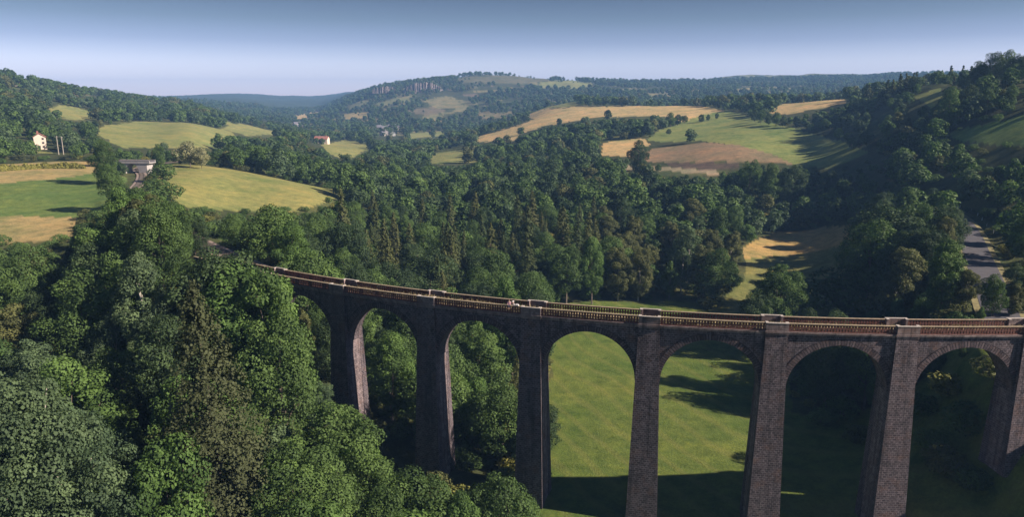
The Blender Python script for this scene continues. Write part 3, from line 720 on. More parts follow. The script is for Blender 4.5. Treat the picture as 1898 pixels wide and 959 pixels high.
# hand-placed trees first: (kind, px, distance, top py, width factor, label)
def top_h(px, r, top_py):
    x, y, z = at(px, r, top_py); d = tan_el(px, top_py)*math.hypot(x, y); return x, y, max(d - z, 3)
HAND = [
 ('spruce', 383, 88, 506, 1.2, 'tall brownish spruce with drooping boughs in the wood left of the viaduct', 'conifer tree'),
 ('great_grey', 120, 88, 715, .85, 'broad grey green leafy tree at the lower left of the wood', 'tree'),
 ('great_grey', 20, 86, 680, .8, 'grey green leafy tree cut by the left edge of the picture', 'tree'),
 ('bright', 290, 84, 770, .85, 'bright green young leafy tree at the foot of the brown spruce', 'tree'),
 ('grey', 230, 92, 775, .55, 'thin grey green sapling just left of the bright young tree', 'tree'),
 ('great_mid', 615, 93, 742, 1.0, 'round leafy tree in front of the lit first pier', 'tree'),
 ('great_mid', 560, 86, 800, 1.0, 'leafy tree low in front of the wood, left of the lit pier', 'tree'),
 ('mid', 775, 93, 862, 1.1, 'round leafy tree crown at the bottom edge between two dark piers', 'tree'),
 ('mid', 700, 86, 905, .9, 'low leafy crown at the bottom edge beside the lit pier foot', 'tree'),
 ('mid', 925, 94, 868, .95, 'round leafy tree at the foot of the third pier', 'tree'),
 ('bright', 860, 90, 905, .8, 'small leafy tree beside the third pier at the bottom edge', 'tree'),
 ('bright', 255, 188, 338, 1.15, 'big bright green spreading tree below the railway track', 'tree'),
 ('bright', 200, 180, 345, .9, 'bright green tree at the corner of the left field', 'tree'),
 ('bright', 320, 175, 362, .9, 'bright green tree right of the railway gap', 'tree'),
 ('grey', 235, 165, 378, .8, 'tall grey green poplar in front of the bright spreading tree', 'tree'),
 ('mid', 500, 172, 372, 1.0, 'leafy tree at the lower edge of the golden slope', 'tree'),
 ('bright', 445, 124, 456, 1.1, 'bright leafy tree hiding the left end of the viaduct', 'tree'),
 ('mid', 352, 138, 470, .9, 'mid green tree hiding the railway left of the viaduct end', 'tree'),
 ('dark', 402, 126, 446, 1.15, 'dark green tree in front of the railway just left of the viaduct end', 'tree'),
 ('bright', 484, 118, 474, .8, 'bright leafy tree in front of the first balustrade', 'tree'),
 ('mid', 512, 112, 560, .8, 'leafy tree in front of the leftmost arch', 'tree'),
 ('mid', 585, 150, 555, .8, 'leafy tree seen through the leftmost arch', 'tree'),
 ('olive', 560, 143, 560, .8, 'olive green tree seen through the leftmost arch', 'tree'),
 ('great_mid', 1450, 205, 486, 1.05, 'large round green tree behind the viaduct on the right meadow edge', 'tree'),
 ('dark', 1400, 196, 530, .8, 'dark round tree left of the large meadow edge tree', 'tree'),
 ('dark', 1655, 245, 365, 1.15, 'big dark bushy tree beside the road, left of the tarmac', 'tree'),
 ('mid', 1712, 250, 375, .8, 'tall green tree leaning over the road edge', 'tree'),
 ('mid', 1620, 232, 400, 1.0, 'dark green tree at the left of the roadside clump', 'tree'),
 ('dark', 1700, 222, 420, .9, 'lower green tree in the roadside clump', 'tree'),
 ('olive', 1800, 178, 496, 1.1, 'olive green spreading tree behind the viaduct below the road', 'tree'),
 ('olive', 1885, 175, 520, 1.0, 'olive green tree at the right edge behind the viaduct', 'tree'),
 ('mid', 1720, 190, 540, .9, 'low green tree behind the viaduct right of the shrubs', 'tree'),
 ('bright', 1820, 168, 566, .8, 'bright green low tree touching the far parapet at right', 'tree'),
 ('bright', 950, 168, 508, .7, 'bright green bushy tree just behind the parapet near the people', 'tree'),
 ('bright', 1100, 232, 425, .6, 'bright narrow tree standing out of the conifer wood', 'tree'),
 ('mid', 1390, 405, 290, .8, 'tall crooked tree in front of the brown hillside scar', 'tree'),
 ('dark', 1185, 480, 255, .8, 'lone dark tree beside the pale hillside field', 'tree'),
 ('mid', 202, 272, 298, .9, 'green tree at the left edge of the railway cutting', 'tree'),
 ('mid', 185, 335, 256, 1.0, 'green tree behind the cutting clump near the poles', 'tree'),
 ('flower', 348, 400, 260, 1.0, 'pale blossoming round tree at the top of the golden slope', 'tree'),
 ('flower', 370, 392, 272, .7, 'smaller pale blossoming tree right of the larger one', 'tree'),
 ('mid', 292, 395, 264, .7, 'dark round tree at the right end of the small road bridge', 'tree'),
 ('bush', 307, 285, 336, 1.4, 'dark round bush on the slope right of the railway', 'bush'),
 ('bush', 288, 300, 326, 1.3, 'green bush beside the railway below the bridge', 'bush'),
 ('bush', 300, 340, 300, 1.3, 'green bush on the cutting slope near the bridge', 'bush'),
 ('bush_olive', 1655, 215, 518, 1.1, 'pale olive bush standing in the shady meadow', 'bush'),
 ('bush', 1548, 235, 497, 1.3, 'dark low bush in the shady meadow', 'bush'),
 ('dark', 1560, 215, 556, .8, 'broad dark crown right behind the far parapet', 'tree'),
 ('bright', 1620, 205, 566, .8, 'bright green crown right behind the far parapet', 'tree'),
 ('grey', 1672, 200, 545, .7, 'grey green upright tree behind the far parapet', 'tree'),
 ('dark', 1640, 300, 352, .9, 'dark tree hiding the bend of the road, left of three', 'tree'),
 ('mid', 1685, 305, 348, .9, 'green tree hiding the bend of the road, middle of three', 'tree'),
 ('dark', 1728, 312, 345, .8, 'dark tree hiding the bend of the road, right of three', 'tree'),
 ('mid', 1850, 172, 503, .8, 'green tree at the near end of the visible road, touching the parapet line', 'tree'),
 ('dark', 1890, 190, 482, .8, 'dark tree right of the visible road end', 'tree'),
 ('dark', 1850, 490, 93, 1.0, 'tall dark tree group leader on the skyline at top right', 'tree'),
 ('dark', 1890, 485, 96, 1.0, 'dark skyline tree at the top right corner', 'tree'),
 ('dark', 1818, 495, 110, .9, 'smaller dark skyline tree at the left end of the corner group', 'tree'),
 ('mid', 1870, 500, 90, 1.0, 'tallest middle tree of the skyline group at top right', 'tree'),
 ('mid', 1768, 425, 158, .9, 'green tree above the bright hillside pasture, left end of its row', 'tree'),
 ('dark', 1800, 430, 152, .9, 'dark tree above the bright hillside pasture, second from the left', 'tree'),
 ('mid', 1835, 425, 160, .9, 'green tree above the bright hillside pasture, third from the left', 'tree'),
 ('mid', 1430, 400, 300, .8, 'tall green tree right of the crooked tree before the brown scar', 'tree'),
 ('dark', 1475, 405, 300, .9, 'dark tall tree two crowns right of the crooked tree', 'tree'),
 ('dark', 1545, 400, 312, .9, 'dark round tree in the shady hollow below the striped pasture', 'tree'),
 ('mid', 1600, 398, 318, .9, 'green round tree in the shady hollow below the striped pasture', 'tree'),
 ('mid', 1875, 420, 156, .8, 'green tree in front of the dark corner group', 'tree'),
]
HP = []
# notes: trees behind the third to fifth openings that darken the meadow
for px, r, tp, k in ((1545, 165, 600, 'dark'), (1600, 176, 600, 'dark'), (1620, 165, 590, 'mid'), (1560, 190, 570, 'dark'), (1500, 196, 565, 'dark'),
                     (1668, 172, 610, 'dark'), (1650, 165, 600, 'dark'), (1460, 222, 545, 'dark'), (1785, 156, 640, 'mid'), (1735, 160, 640, 'dark')):
    HAND.append((k, px, r, tp, .8, None, 'tree'))
for i_, px in enumerate((1632, 1645, 1656, 1668, 1680, 1692)):
    x, y, z = at(px, 590+6*(i_ % 3), 150); HP.append((x, y, (14, 17, 15, 18, 16, 14)[i_], 'fir', 1.0, 'dark pointed fir in the row on the right skyline', 'conifer tree'))
for px, py, h_, k in ((1242, 236, 15, 'mid'), (1256, 233, 12, 'dark'), (1268, 229, 9, 'mid'), (1300, 227, 9, 'dark'), (1312, 224, 7, 'mid'), (1328, 221, 7, 'dark'), (1240, 250, 6, 'dark')):
    x, y, z = hit(px, py, 420, 1000); HP.append((x, y, h_, k, 1.15, 'small hedgerow tree on the line across the sunlit right pasture', 'tree'))
for px, py, h_, k in ((1398, 226, 12, 'dark'), (1410, 229, 13, 'mid'), (1424, 232, 11, 'dark'), (1438, 233, 12, 'mid'), (1452, 236, 10, 'grey'), (1578, 276, 8, 'mid'), (1596, 270, 8, 'dark')):
    x, y, z = hit(px, py, 400, 1000); HP.append((x, y, h_, k, 1.15, 'round tree in the thicket at the upper right edge of the sunlit pasture', 'tree'))
for px, r, h_, k in ((1715, 150, 4.5, 'bush'), (1745, 138, 4.0, 'bush'), (1775, 131, 5.0, 'bush_olive'), (1800, 140, 5.5, 'bush'), (1830, 128, 4.0, 'bush'), (1760, 150, 5.0, 'bush_yellow'),
                      (1530, 158, 4.0, 'bush'), (1565, 162, 5.0, 'bush'), (1600, 150, 4.0, 'bush_olive'), (1500, 172, 4.0, 'bush'), (1840, 145, 5.0, 'bush_olive')):
    x, y, z = at(px, r, 700); HP.append((x, y, h_, k, 1.3, None, 'bush'))
for k, px, r, tp, wd, lab, cat in HAND:
    x, y, h = top_h(px, r, tp); HP.append((x, y, h, k, wd, lab, cat))
for x, y, h, k, wd, lab, cat in HP:
    if cat == 'bush' and not lab: add_tree(k, x, y, h, 'low bush on the shaded grass seen through the two rightmost arches', cat, 'bushes seen through the right arches', wide=wd)
    elif lab and (lab.startswith(('dark pointed', 'small hedgerow', 'round tree in the thicket'))): add_tree(k+'_m' if k == 'fir' else k, x, y, h, lab, cat, {'d': 'firs in the row on the right skyline', 's': 'hedgerow trees across the sunlit right pasture', 'r': 'thicket at the upper right edge of the sunlit pasture'}[lab[0]], wide=wd)
    else: add_tree(k, x, y, h, lab or 'dark leafy tree standing behind the viaduct, shading the meadow', cat, None if lab else 'trees shading the meadow behind the arches', wide=wd)

# tree envelope in front of the viaduct, so the stone stays in view
ENV = [(-200, 440), (0, 436), (130, 405), (150, 345), (250, 335), (330, 362), (380, 448), (440, 462), (498, 488), (520, 575), (560, 625), (600, 705), (650, 750), (690, 810), (720, 868), (780, 866), (840, 905), (930, 868), (985, 905), (1005, 965), (2100, 990)]
ex = [e[0] for e in ENV]; ey = [e[1] for e in ENV]
RAILCLEAR = [(378, 478), (420, 478), (540, 490), (540, 505), (420, 492), (378, 486)]
CLEAR = [(P, r1) for P, r0, r1, c in FIELDS] + [([(238, 296), (275, 296), (272, 345), (250, 345)], 330), ([(1775, 385), (1800, 385), (1868, 484), (1800, 478)], 330),
         ([(228, 276), (284, 276), (284, 305), (228, 305)], 385), ([(46, 243), (102, 243), (102, 286), (46, 286)], 530), ([(98, 246), (128, 246), (128, 290), (98, 290)], 492),
         ([(570, 245), (622, 245), (622, 270), (570, 270)], 985), ([(690, 232), (748, 232), (748, 257), (690, 257)], 1325), ([(212, 212), (246, 212), (246, 222), (212, 222)], 920),
         ([(1235, 311), (1335, 313), (1335, 322), (1235, 320)], 465), ([(1240, 296), (1370, 300), (1370, 314), (1240, 311)], 440), ([(745, 150), (822, 150), (822, 180), (745, 178)], 2100), RAILCLEAR and (RAILCLEAR, 140)]
def sample_ring(r0, r1, sp, th0=-.80, th1=.80):
    out = []; A = .5*(r1*r1-r0*r0)*(th1-th0); n = int(A/(sp*sp)*1.35)
    r = np.sqrt(rs.uniform(r0*r0, r1*r1, n)); t = rs.uniform(th0, th1, n); X = r*np.sin(t); Y = r*np.cos(t)
    keep = []; grid = {}
    for i in range(n):
        cx, cy = int(X[i]//sp), int(Y[i]//sp); ok = True
        for a in (-1, 0, 1):
            for b in (-1, 0, 1):
                for q in grid.get((cx+a, cy+b), ()):
                    if (X[i]-X[q])**2+(Y[i]-Y[q])**2 < (sp*.72)**2: ok = False; break
                if not ok: break
            if not ok: break
        if ok: grid.setdefault((cx, cy), []).append(i); keep.append(i)
    return X[keep], Y[keep]
def plan_trees():
    out = []
    for (r0, r1, sp, hm) in ((58, 135, 6.6, 17), (135, 260, 7.4, 18), (260, 460, 8.6, 15.5), (460, 800, 10.5, 13), (800, 1400, 12, 12), (1400, 3000, 14.5, 12)):
        X, Y = sample_ring(r0, r1, sp); Z = ground(X, Y)
        px, py = project(X, Y, Z+8); fi = field_index(X, Y, Z)
        s, t = vinv(X, Y); r = np.hypot(X, Y)
        m = ((fi < 0) | ((rs.rand(len(X)) < np.where(np.hypot(X, Y) > 1400, .28, .02)) & (np.hypot(X, Y) > 440))) & (px > -160) & (px < 2150) & (py < 1120) & (py > 40)
        m &= ~((np.abs(t) < 5.2) & (s > -10) & (s < 200))
        m &= ~((px > 1925) & (r > 200) & (r < 520)) & ~((px > 1810) & (r > 330) & (r < 412))
        m &= (dist_poly(X, Y, RAILC)[0] > 4.6) & (dist_poly(X, Y, ROADC)[0] > 6.5)
        m &= ~((s > 3.05*BAY) & (t > 0) & (r < 150) & (X < 92))
        m &= ~((Y < 152) & (X > 58) & (t < 0) & (r < 230))                                      # open ground in front of the right piers
        if r0 >= 1400: m &= (fbm(X/170+9, Y/170+4, 4) > -.16) 
        elif r0 >= 460: m &= (fbm(X/70+9, Y/70+4, 3) > -.48)
        for x, y, h, k, wd, lab, c in HP: m &= (X-x)**2+(Y-y)**2 > (h*.17*wd+1.0)**2
        X, Y, Z = X[m], Y[m], Z[m]; n = len(X); H = hm*rs.uniform(.58, 1.28, n); H = np.where(fi[m] >= 0, H*.6, H); H = np.where((px[m] > 1380) & (r[m] > 250) & (r[m] < 750), H*.76, H)
        st = vinv(X, Y); front = (st[1] > 0) & (np.hypot(X, Y) < 175)
        Rw = H*.30
        ok = np.ones(n, bool); stray = (rs.rand(n) < np.where(np.hypot(X, Y) > 1400, .5, .06)) & (np.hypot(X, Y) > 440)
        for it in range(9):
            bad = np.zeros(n, bool)
            tops = [(0, 1.0), (-.6, .86), (.6, .86), (-.9, .6), (.9, .6)]
            for dx, fz in tops:
                qx, qy = project(X+dx*Rw, Y, Z+H*fz)
                e = np.interp(qx, ex, ey); bad |= front & (qy < e)
                rr = np.hypot(X, Y)
                for P, rm in CLEAR:
                    x0 = min(p[0] for p in P); x1 = max(p[0] for p in P); y0 = min(p[1] for p in P); y1 = max(p[1] for p in P)
                    c = (qx > x0) & (qx < x1) & (qy > y0) & (qy < y1) & (rr < rm) & ok
                    if c.any():
                        ii = np.where(c)[0]; bad[ii] |= inpoly(qx[ii], qy[ii]-1.5, P) & ~stray[ii]
            H = np.where(bad, H*.87, H); Rw = H*.30
        ok &= ~bad & (H > 4.5)
        for i in np.where(ok)[0]: out.append((X[i], Y[i], Z[i], H[i], 0))
    return out
PL = plan_trees()
def kind_of(x, y, z, h, r, px, py):
    u = rs.rand(); n1 = float(vnoise(np.array([x/26.]), np.array([y/26.]))[0]); n2 = float(vnoise(np.array([x/19.+50]), np.array([y/19.]))[0])
    # conifer wood behind the viaduct
    if 560 < px < 1120 and 150 < r < 330:
        if n1 > -.05 and u < .62: return 'fir'
        return 'dark' if u > .8 else 'mid'
    if px > 1600 and 560 < r < 700 and n1 > 0 and z > -5: return 'fir'
    if r < 135 and px < 520:
        if n2 > .18: return 'grey'
        if n2 < -.18: return 'bright'
    if 1120 < px < 1400 and 200 < r < 300: return 'olive' if u < .45 else 'grey' if u < .6 else 'mid'
    if u < .42: return 'mid'
    if u < .66: return 'dark'
    if u < .78: return 'grey'
    if u < .90: return 'bright' if r < 350 else 'mid'
    return 'olive'
def region(px, py, r, s, t):
    if r < 165 and t > 0 and s < 3*BAY: return 'in the wood at the lower left in front of the viaduct' if px < 480 else 'below the left arches on the near side'
    if r < 175: return 'right behind the viaduct seen past its piers'
    if px < 420: return 'in the wood edging the left fields'
    if px < 1120: return 'in the tall mixed wood behind the left half of the viaduct'
    if px < 1400: return 'along the top of the bright meadow behind the viaduct'
    return 'on the wooded right bank beyond the viaduct'
TONE = {'mid': 'mid green leafy tree', 'dark': 'dark green leafy tree', 'grey': 'grey green leafy tree', 'bright': 'bright green leafy tree', 'olive': 'olive green leafy tree', 'tall': 'narrow green leafy tree', 'fir': 'dark green pointed fir'}
def scatter(oname, lib, P, I, Sc, Ro, label, cat):
    me = bpy.data.meshes.new(oname); me.from_pydata([tuple(map(float, p)) for p in P], [], [])
    for nm, ty, key, data in (('pick', 'INT', 'value', np.array(I, np.int32)), ('scl', 'FLOAT_VECTOR', 'vector', np.array(Sc, np.float32).ravel()), ('rot', 'FLOAT_VECTOR', 'vector', np.array(Ro, np.float32).ravel())):
        a = me.attributes.new(nm, ty, 'POINT'); a.data.foreach_set(key, data)
    o = link(bpy.data.objects.new(oname, me)); tag(o, label, cat, None, 'stuff')
    ng = bpy.data.node_groups.new('woodland', 'GeometryNodeTree')
    ng.interface.new_socket('Geometry', in_out='INPUT', socket_type='NodeSocketGeometry'); ng.interface.new_socket('Geometry', in_out='OUTPUT', socket_type='NodeSocketGeometry')
    N = ng.nodes; L = ng.links; gi = N.new('NodeGroupInput'); go = N.new('NodeGroupOutput'); ip = N.new('GeometryNodeInstanceOnPoints'); ci = N.new('GeometryNodeCollectionInfo')
    ci.inputs['Collection'].default_value = lib; ci.inputs['Separate Children'].default_value = True; ci.inputs['Reset Children'].default_value = True
    L.new(gi.outputs[0], ip.inputs['Points']); L.new(ci.outputs[0], ip.inputs['Instance']); ip.inputs['Pick Instance'].default_value = True
    for nm, ty, sock in (('pick', 'INT', 'Instance Index'), ('scl', 'FLOAT_VECTOR', 'Scale'), ('rot', 'FLOAT_VECTOR', 'Rotation')):
        a = N.new('GeometryNodeInputNamedAttribute'); a.data_type = ty; a.inputs['Name'].default_value = nm
        out = [q for q in a.outputs if q.enabled and q.name == 'Attribute'][0]; L.new(out, ip.inputs[sock])
    L.new(ip.outputs[0], go.inputs[0])
    md = o.modifiers.new('woodland', 'NODES'); md.node_group = ng

def undergrowth():
    lib = bpy.data.collections.new('bush_kinds'); Hs = []
    for k in ('bush', 'bush', 'bush_olive', 'bush_yellow'):
        for cm, tm, H, R in PROTO[k]: lib.objects.link(bpy.data.objects.new('kind_%03d' % len(Hs), cm.copy())); Hs.append(H)
    P, I, Sc, Ro = [], [], [], []
    for r0, r1, sp in ((60, 150, 3.6), (150, 270, 4.6), (270, 460, 7.5)):
        X, Y = sample_ring(r0, r1, sp); Z = ground(X, Y); px, py = project(X, Y, Z+2); fi = field_index(X, Y, Z); s, t = vinv(X, Y)
        m = (fi < 0) & (px > -60) & (px < 2000) & (py < 1060) & ~((np.abs(t) < 3.4) & (s > -30)) & (dist_poly(X, Y, RAILC)[0] > 3.4) & (dist_poly(X, Y, ROADC)[0] > 5.0)
        for x, y, z in zip(X[m], Y[m], Z[m]):
            h = rs.uniform(1.6, 4.2); i = rs.randint(len(Hs)); k = h/Hs[i]; P.append((x, y, z-.3)); I.append(i); w = k*rs.uniform(1, 1.5); Sc.append((w, w, k)); Ro.append((0, 0, rs.uniform(0, 6.28)))
    scatter('undergrowth', lib, P, I, Sc, Ro, 'tangled undergrowth filling the gaps under and between the trees', 'undergrowth')
def place_all():
    rows = []
    for (x, y, z, h, _) in PL:
        px, py = project(np.array([x]), np.array([y]), np.array([z+h])); px, py = float(px[0]), float(py[0]); r = math.hypot(x, y)
        rows.append([x, y, z, h, px, py, r, kind_of(x, y, z, h, r, px, py)])
    rows.sort(key=lambda q: -(q[3]/q[6]) if (-60 < q[4] < 1960 and q[5] < 1000) else 1)
    cnt = {'leafy': 0, 'fir': 0}; rest = []; NMAX = {'leafy': 300-sum(1 for q in HP if not q[3].startswith(('bush', 'spruce', 'fir'))), 'fir': 120}
    for q in rows:
        x, y, z, h, px, py, r, k = q; g_ = 'fir' if k == 'fir' else 'leafy'
        inside = -60 < px < 1960 and py < 1000
        if inside and cnt[g_] < NMAX[g_] and r < 330:
            cnt[g_] += 1; s, t = vinv(np.array([x]), np.array([y])); reg = region(px, py, r, float(s[0]), float(t[0]))
            kk = k
            if k == 'mid' and rs.rand() < .2: kk = 'tall'
            if k == 'fir': h *= 1.22
            add_tree(kk, x, y, h, TONE[kk]+' '+reg, 'conifer tree' if g_ == 'fir' else 'tree', TONE[kk].replace('tree', 'trees')+' '+reg, wide=rs.uniform(.9, 1.2))
        else: rest.append(q)
    # the rest: one object of instanced trees
    keys = []; lib = bpy.data.collections.new('distant_tree_kinds'); n = 0
    for k in ('mid', 'dark', 'grey', 'bright', 'olive', 'fir'):
        for suf in ('', '_m', '_f'):
            for (cm, tm, H, R) in PROTO[k+suf]:
                me = cm.copy() 
                o = bpy.data.objects.new('kind_%03d' % n, me); lib.objects.link(o); keys.append((k+suf, n, H)); n += 1
    by = {}
    for k, i, H in keys: by.setdefault(k, []).append((i, H))
    P, I, Sc, Ro = [], [], [], []
    for x, y, z, h, px, py, r, k in rest:
        suf = '' if r < 190 else '_m' if r < 620 else '_f'
        L = by[k+suf]; i, H = L[rs.randint(len(L))]
        if k == 'fir': h *= 1.15
        s = h/H; w = s*rs.uniform(.9, 1.25)
        P.append((x, y, z-.4)); I.append(i); Sc.append((w, w, s)); Ro.append((0, 0, rs.uniform(0, 6.28)))
    scatter('distant_woodland', lib, P, I, Sc, Ro, 'the rest of the woods, from the far banks to the hills on the horizon', 'woodland')
    print('TREES individual', cnt, 'rest', len(rest))
place_all()
undergrowth()

# ------------------------------------------------------------------ haze
def build_haze():
    mb = MB(); mb.box(-6700, 6700, -6700, 6700, -175, 165); 
    m = bpy.data.materials.new('haze'); m.use_nodes = True; N = m.node_tree.nodes; N.remove(N['Principled BSDF'])
    v = N.new('ShaderNodeVolumePrincipled'); v.inputs['Color'].default_value = (.28, .54, 1.0, 1); v.inputs['Density'].default_value = .00016
    m.node_tree.links.new(v.outputs[0], N['Material Output'].inputs['Volume'])
    o = mb.obj('haze', m); tag(o, kind='stuff')
build_haze()
#DETAILS
# ------------------------------------------------------------------ strips: road and railway
def strip(mb, P, hw, z_off, zz=None, t=0.0):
    P = np.array(P, float); n = len(P)
    d = np.gradient(P[:, :2], axis=0); d /= np.linalg.norm(d, axis=1, keepdims=True); nx = np.stack([-d[:, 1], d[:, 0]], 1)
    L = P[:, :2] + nx*(t+hw); R_ = P[:, :2] + nx*(t-hw); z = (P[:, 2] if zz is None else np.full(n, zz)) + z_off
    for i in range(n-1):
        mb.face([(*R_[i], z[i]), (*R_[i+1], z[i+1]), (*L[i+1], z[i+1]), (*L[i], z[i])])
    return L, R_, z
mb = MB(); strip(mb, ROADC, 4.6, .02); o = mb.obj('road_verge', M['verge']); tag(o, kind='structure')
mb = MB(); strip(mb, ROADC, 3.3, .06); o = mb.obj('road', M['asphalt']); tag(o, kind='structure')
far_road = []
for px, py in ((1150, 310), (1200, 311), (1250, 314), (1300, 318), (1335, 322), (1370, 324)):
    x, y, z = at(px, 466 if px > 1240 else 480, py); far_road.append((x, y, max(z, g(x, y-3), g(x, y+3))+.25))
mb = MB(); strip(mb, catmull(far_road, 6), 2.6, .1); o = mb.obj('country_lane', M['verge']); tag(o, kind='structure')

rt = empty('railway_track', (RAILC[0][0], RAILC[0][1], RAILZ)); tag(rt, 'single curved railway track leading from the viaduct to the small road bridge', 'railway track')
def under(root, mb, name, m, parent=None):
    o = mb.obj(name, m, parent or root)
    if parent is None: o.matrix_parent_inverse = Matrix.Translation(-Vector(root.location))
    return o
mb = MB(); RR = [(p[0], p[1]) for p in RAILC]; strip(mb, [(a, b, RAILZ) for a, b in RR], 2.2, .0); under(rt, mb, 'ballast', M['ballast'])
mb = MB(); strip(mb, [(a, b, RAILZ) for a, b in RR], 1.25, .06); under(rt, mb, 'sleepers', M['bark'])
for t in (.75, -.75):
    mb = MB()
    strip(mb, [(a, b, RAILZ) for a, b in RR], .09, .2, t=t); P2 = MB()
    under(rt, mb, 'rail', M['rail'])

# small white cabinet beside the track
x, y, z = at(268, 292, 344); cb = empty('signal_cabinet', (x+1, y, RAILZ-.1)); tag(cb, 'small white cabinet standing beside the curved railway track', 'cabinet')
mb = MB(); mb.box(-.6, .6, -.4, .4, 0, 1.4); mb.obj('body', M['white'], cb)
mb = MB(); mb.box(-.7, .7, -.5, .5, 1.402, 1.52); mb.obj('lid', M['grey_wall'], cb)

# road bridge over the railway
bx, by_ = RAILC[np.argmin(np.abs(np.hypot(RAILC[:, 0], RAILC[:, 1])-388))]
rb = empty('road_bridge', (bx-2, by_, RAILZ-.3), rad(-6)); tag(rb, 'small grey stone road bridge with one arch over the railway track', 'bridge')
def arch_bridge(root, half, w, R, top, sp):
    mb = MB(); n = 16
    for sg in (1, -1):
        pts = [(-R*math.cos(math.pi*i/n), sp+R*math.sin(math.pi*i/n)) for i in range(n+1)]
        q = lambda P: mb.face([(a, sg*w, b) for a, b in (P if sg < 0 else P[::-1])])
        q([(-half, -2), (-R, -2), (-R, top), (-half, top)]); q([(R, -2), (half, -2), (half, top), (R, top)])
        for i in range(n): q([pts[i], pts[i+1], (pts[i+1][0], top), (pts[i][0], top)])
        for sx in (-1, 1): q([(sx*R, -2), (sx*R, -2.0), (sx*R, sp), (sx*R, sp)]) if False else None
    for i in range(n):
        a, b = pts[i], pts[i+1]; mb.face([(a[0], w, a[1]), (a[0], -w, a[1]), (b[0], -w, b[1]), (b[0], w, b[1])])
    for sx in (-1, 1): mb.face([(sx*R, -w, -2), (sx*R, w, -2), (sx*R, w, sp), (sx*R, -w, sp)]); mb.face([(sx*half, -w, -2), (sx*half, w, -2), (sx*half, w, top), (sx*half, -w, top)])
    mb.obj('arch_wall', M['grey_wall'], root)
    mb = MB(); mb.box(-half-1.5, half+1.5, -w-.25, w+.25, top, top+.35); mb.obj('deck', M['grey_wall'], root)
    for sg in (1, -1):
        mb = MB(); a, b = sorted((sg*(w-.2), sg*(w+.1))); mb.box(-half-1.5, half+1.5, a, b, top+.352, top+1.25); pr = mb.obj('parapet', M['grey_wall'], root)
        a, b = sorted((sg*(w-.27), sg*(w+.17))); mb = MB(); mb.box(-half-1.5, half+1.5, a, b, top+1.252, top+1.4); mb.obj('coping', M['cap'], pr)
arch_bridge(rb, 7.5, 2.4, 3.3, 4.7, 1.1)

# utility poles
for px, r, top in ((109, 388, 252), (118, 380, 253), (42, 430, 262)):
    x, y, z = hit(px, 287 if px > 60 else 277, 330, 520); r = math.hypot(x, y); h = tan_el(px, top)*r - z; print('pole', r, h)
    u = empty('utility_pole', (x, y, z)); tag(u, {109: 'left one of the two tall pale utility poles above the tan field', 118: 'right one of the two tall pale utility poles above the tan field', 42: 'short pole in the olive field left of the pink house'}[px], 'pole', 'utility poles by the left fields')
    mb = MB(); mb.tube((0, 0, -.5), (0, 0, h), .26, .19, 8, True); mb.obj('shaft', M['wood'], u)
    mb = MB(); mb.box(-.9, .9, -.08, .08, h-.7, h-.55); mb.obj('cross_arm', M['wood'], u)
    for k in (-.75, .75): mb = MB(); mb.tube((k, 0, h-.549), (k, 0, h-.3), .07, .05, 6, True); mb.obj('insulator', M['white'], u)
# road marker posts
for i, (px, py) in enumerate(((1779, 386), (1800, 393), (1812, 400), (1820, 409), (1829, 419), (1841, 433))):
    x, y, z = hit(px, py, 150, 400); u = empty('marker_post', (x, y, z)); tag(u, 'short white marker post beside the tarmac road', 'post', 'white marker posts along the road')
    mb = MB(); mb.tube((0, 0, -.2), (0, 0, 1.1), .10, .09, 6, True); mb.obj('post', M['white'], u); mb = MB(); mb.tube((0, 0, .8), (0, 0, .95), .105, .105, 6, True); mb.obj('band', M['rail'], u)

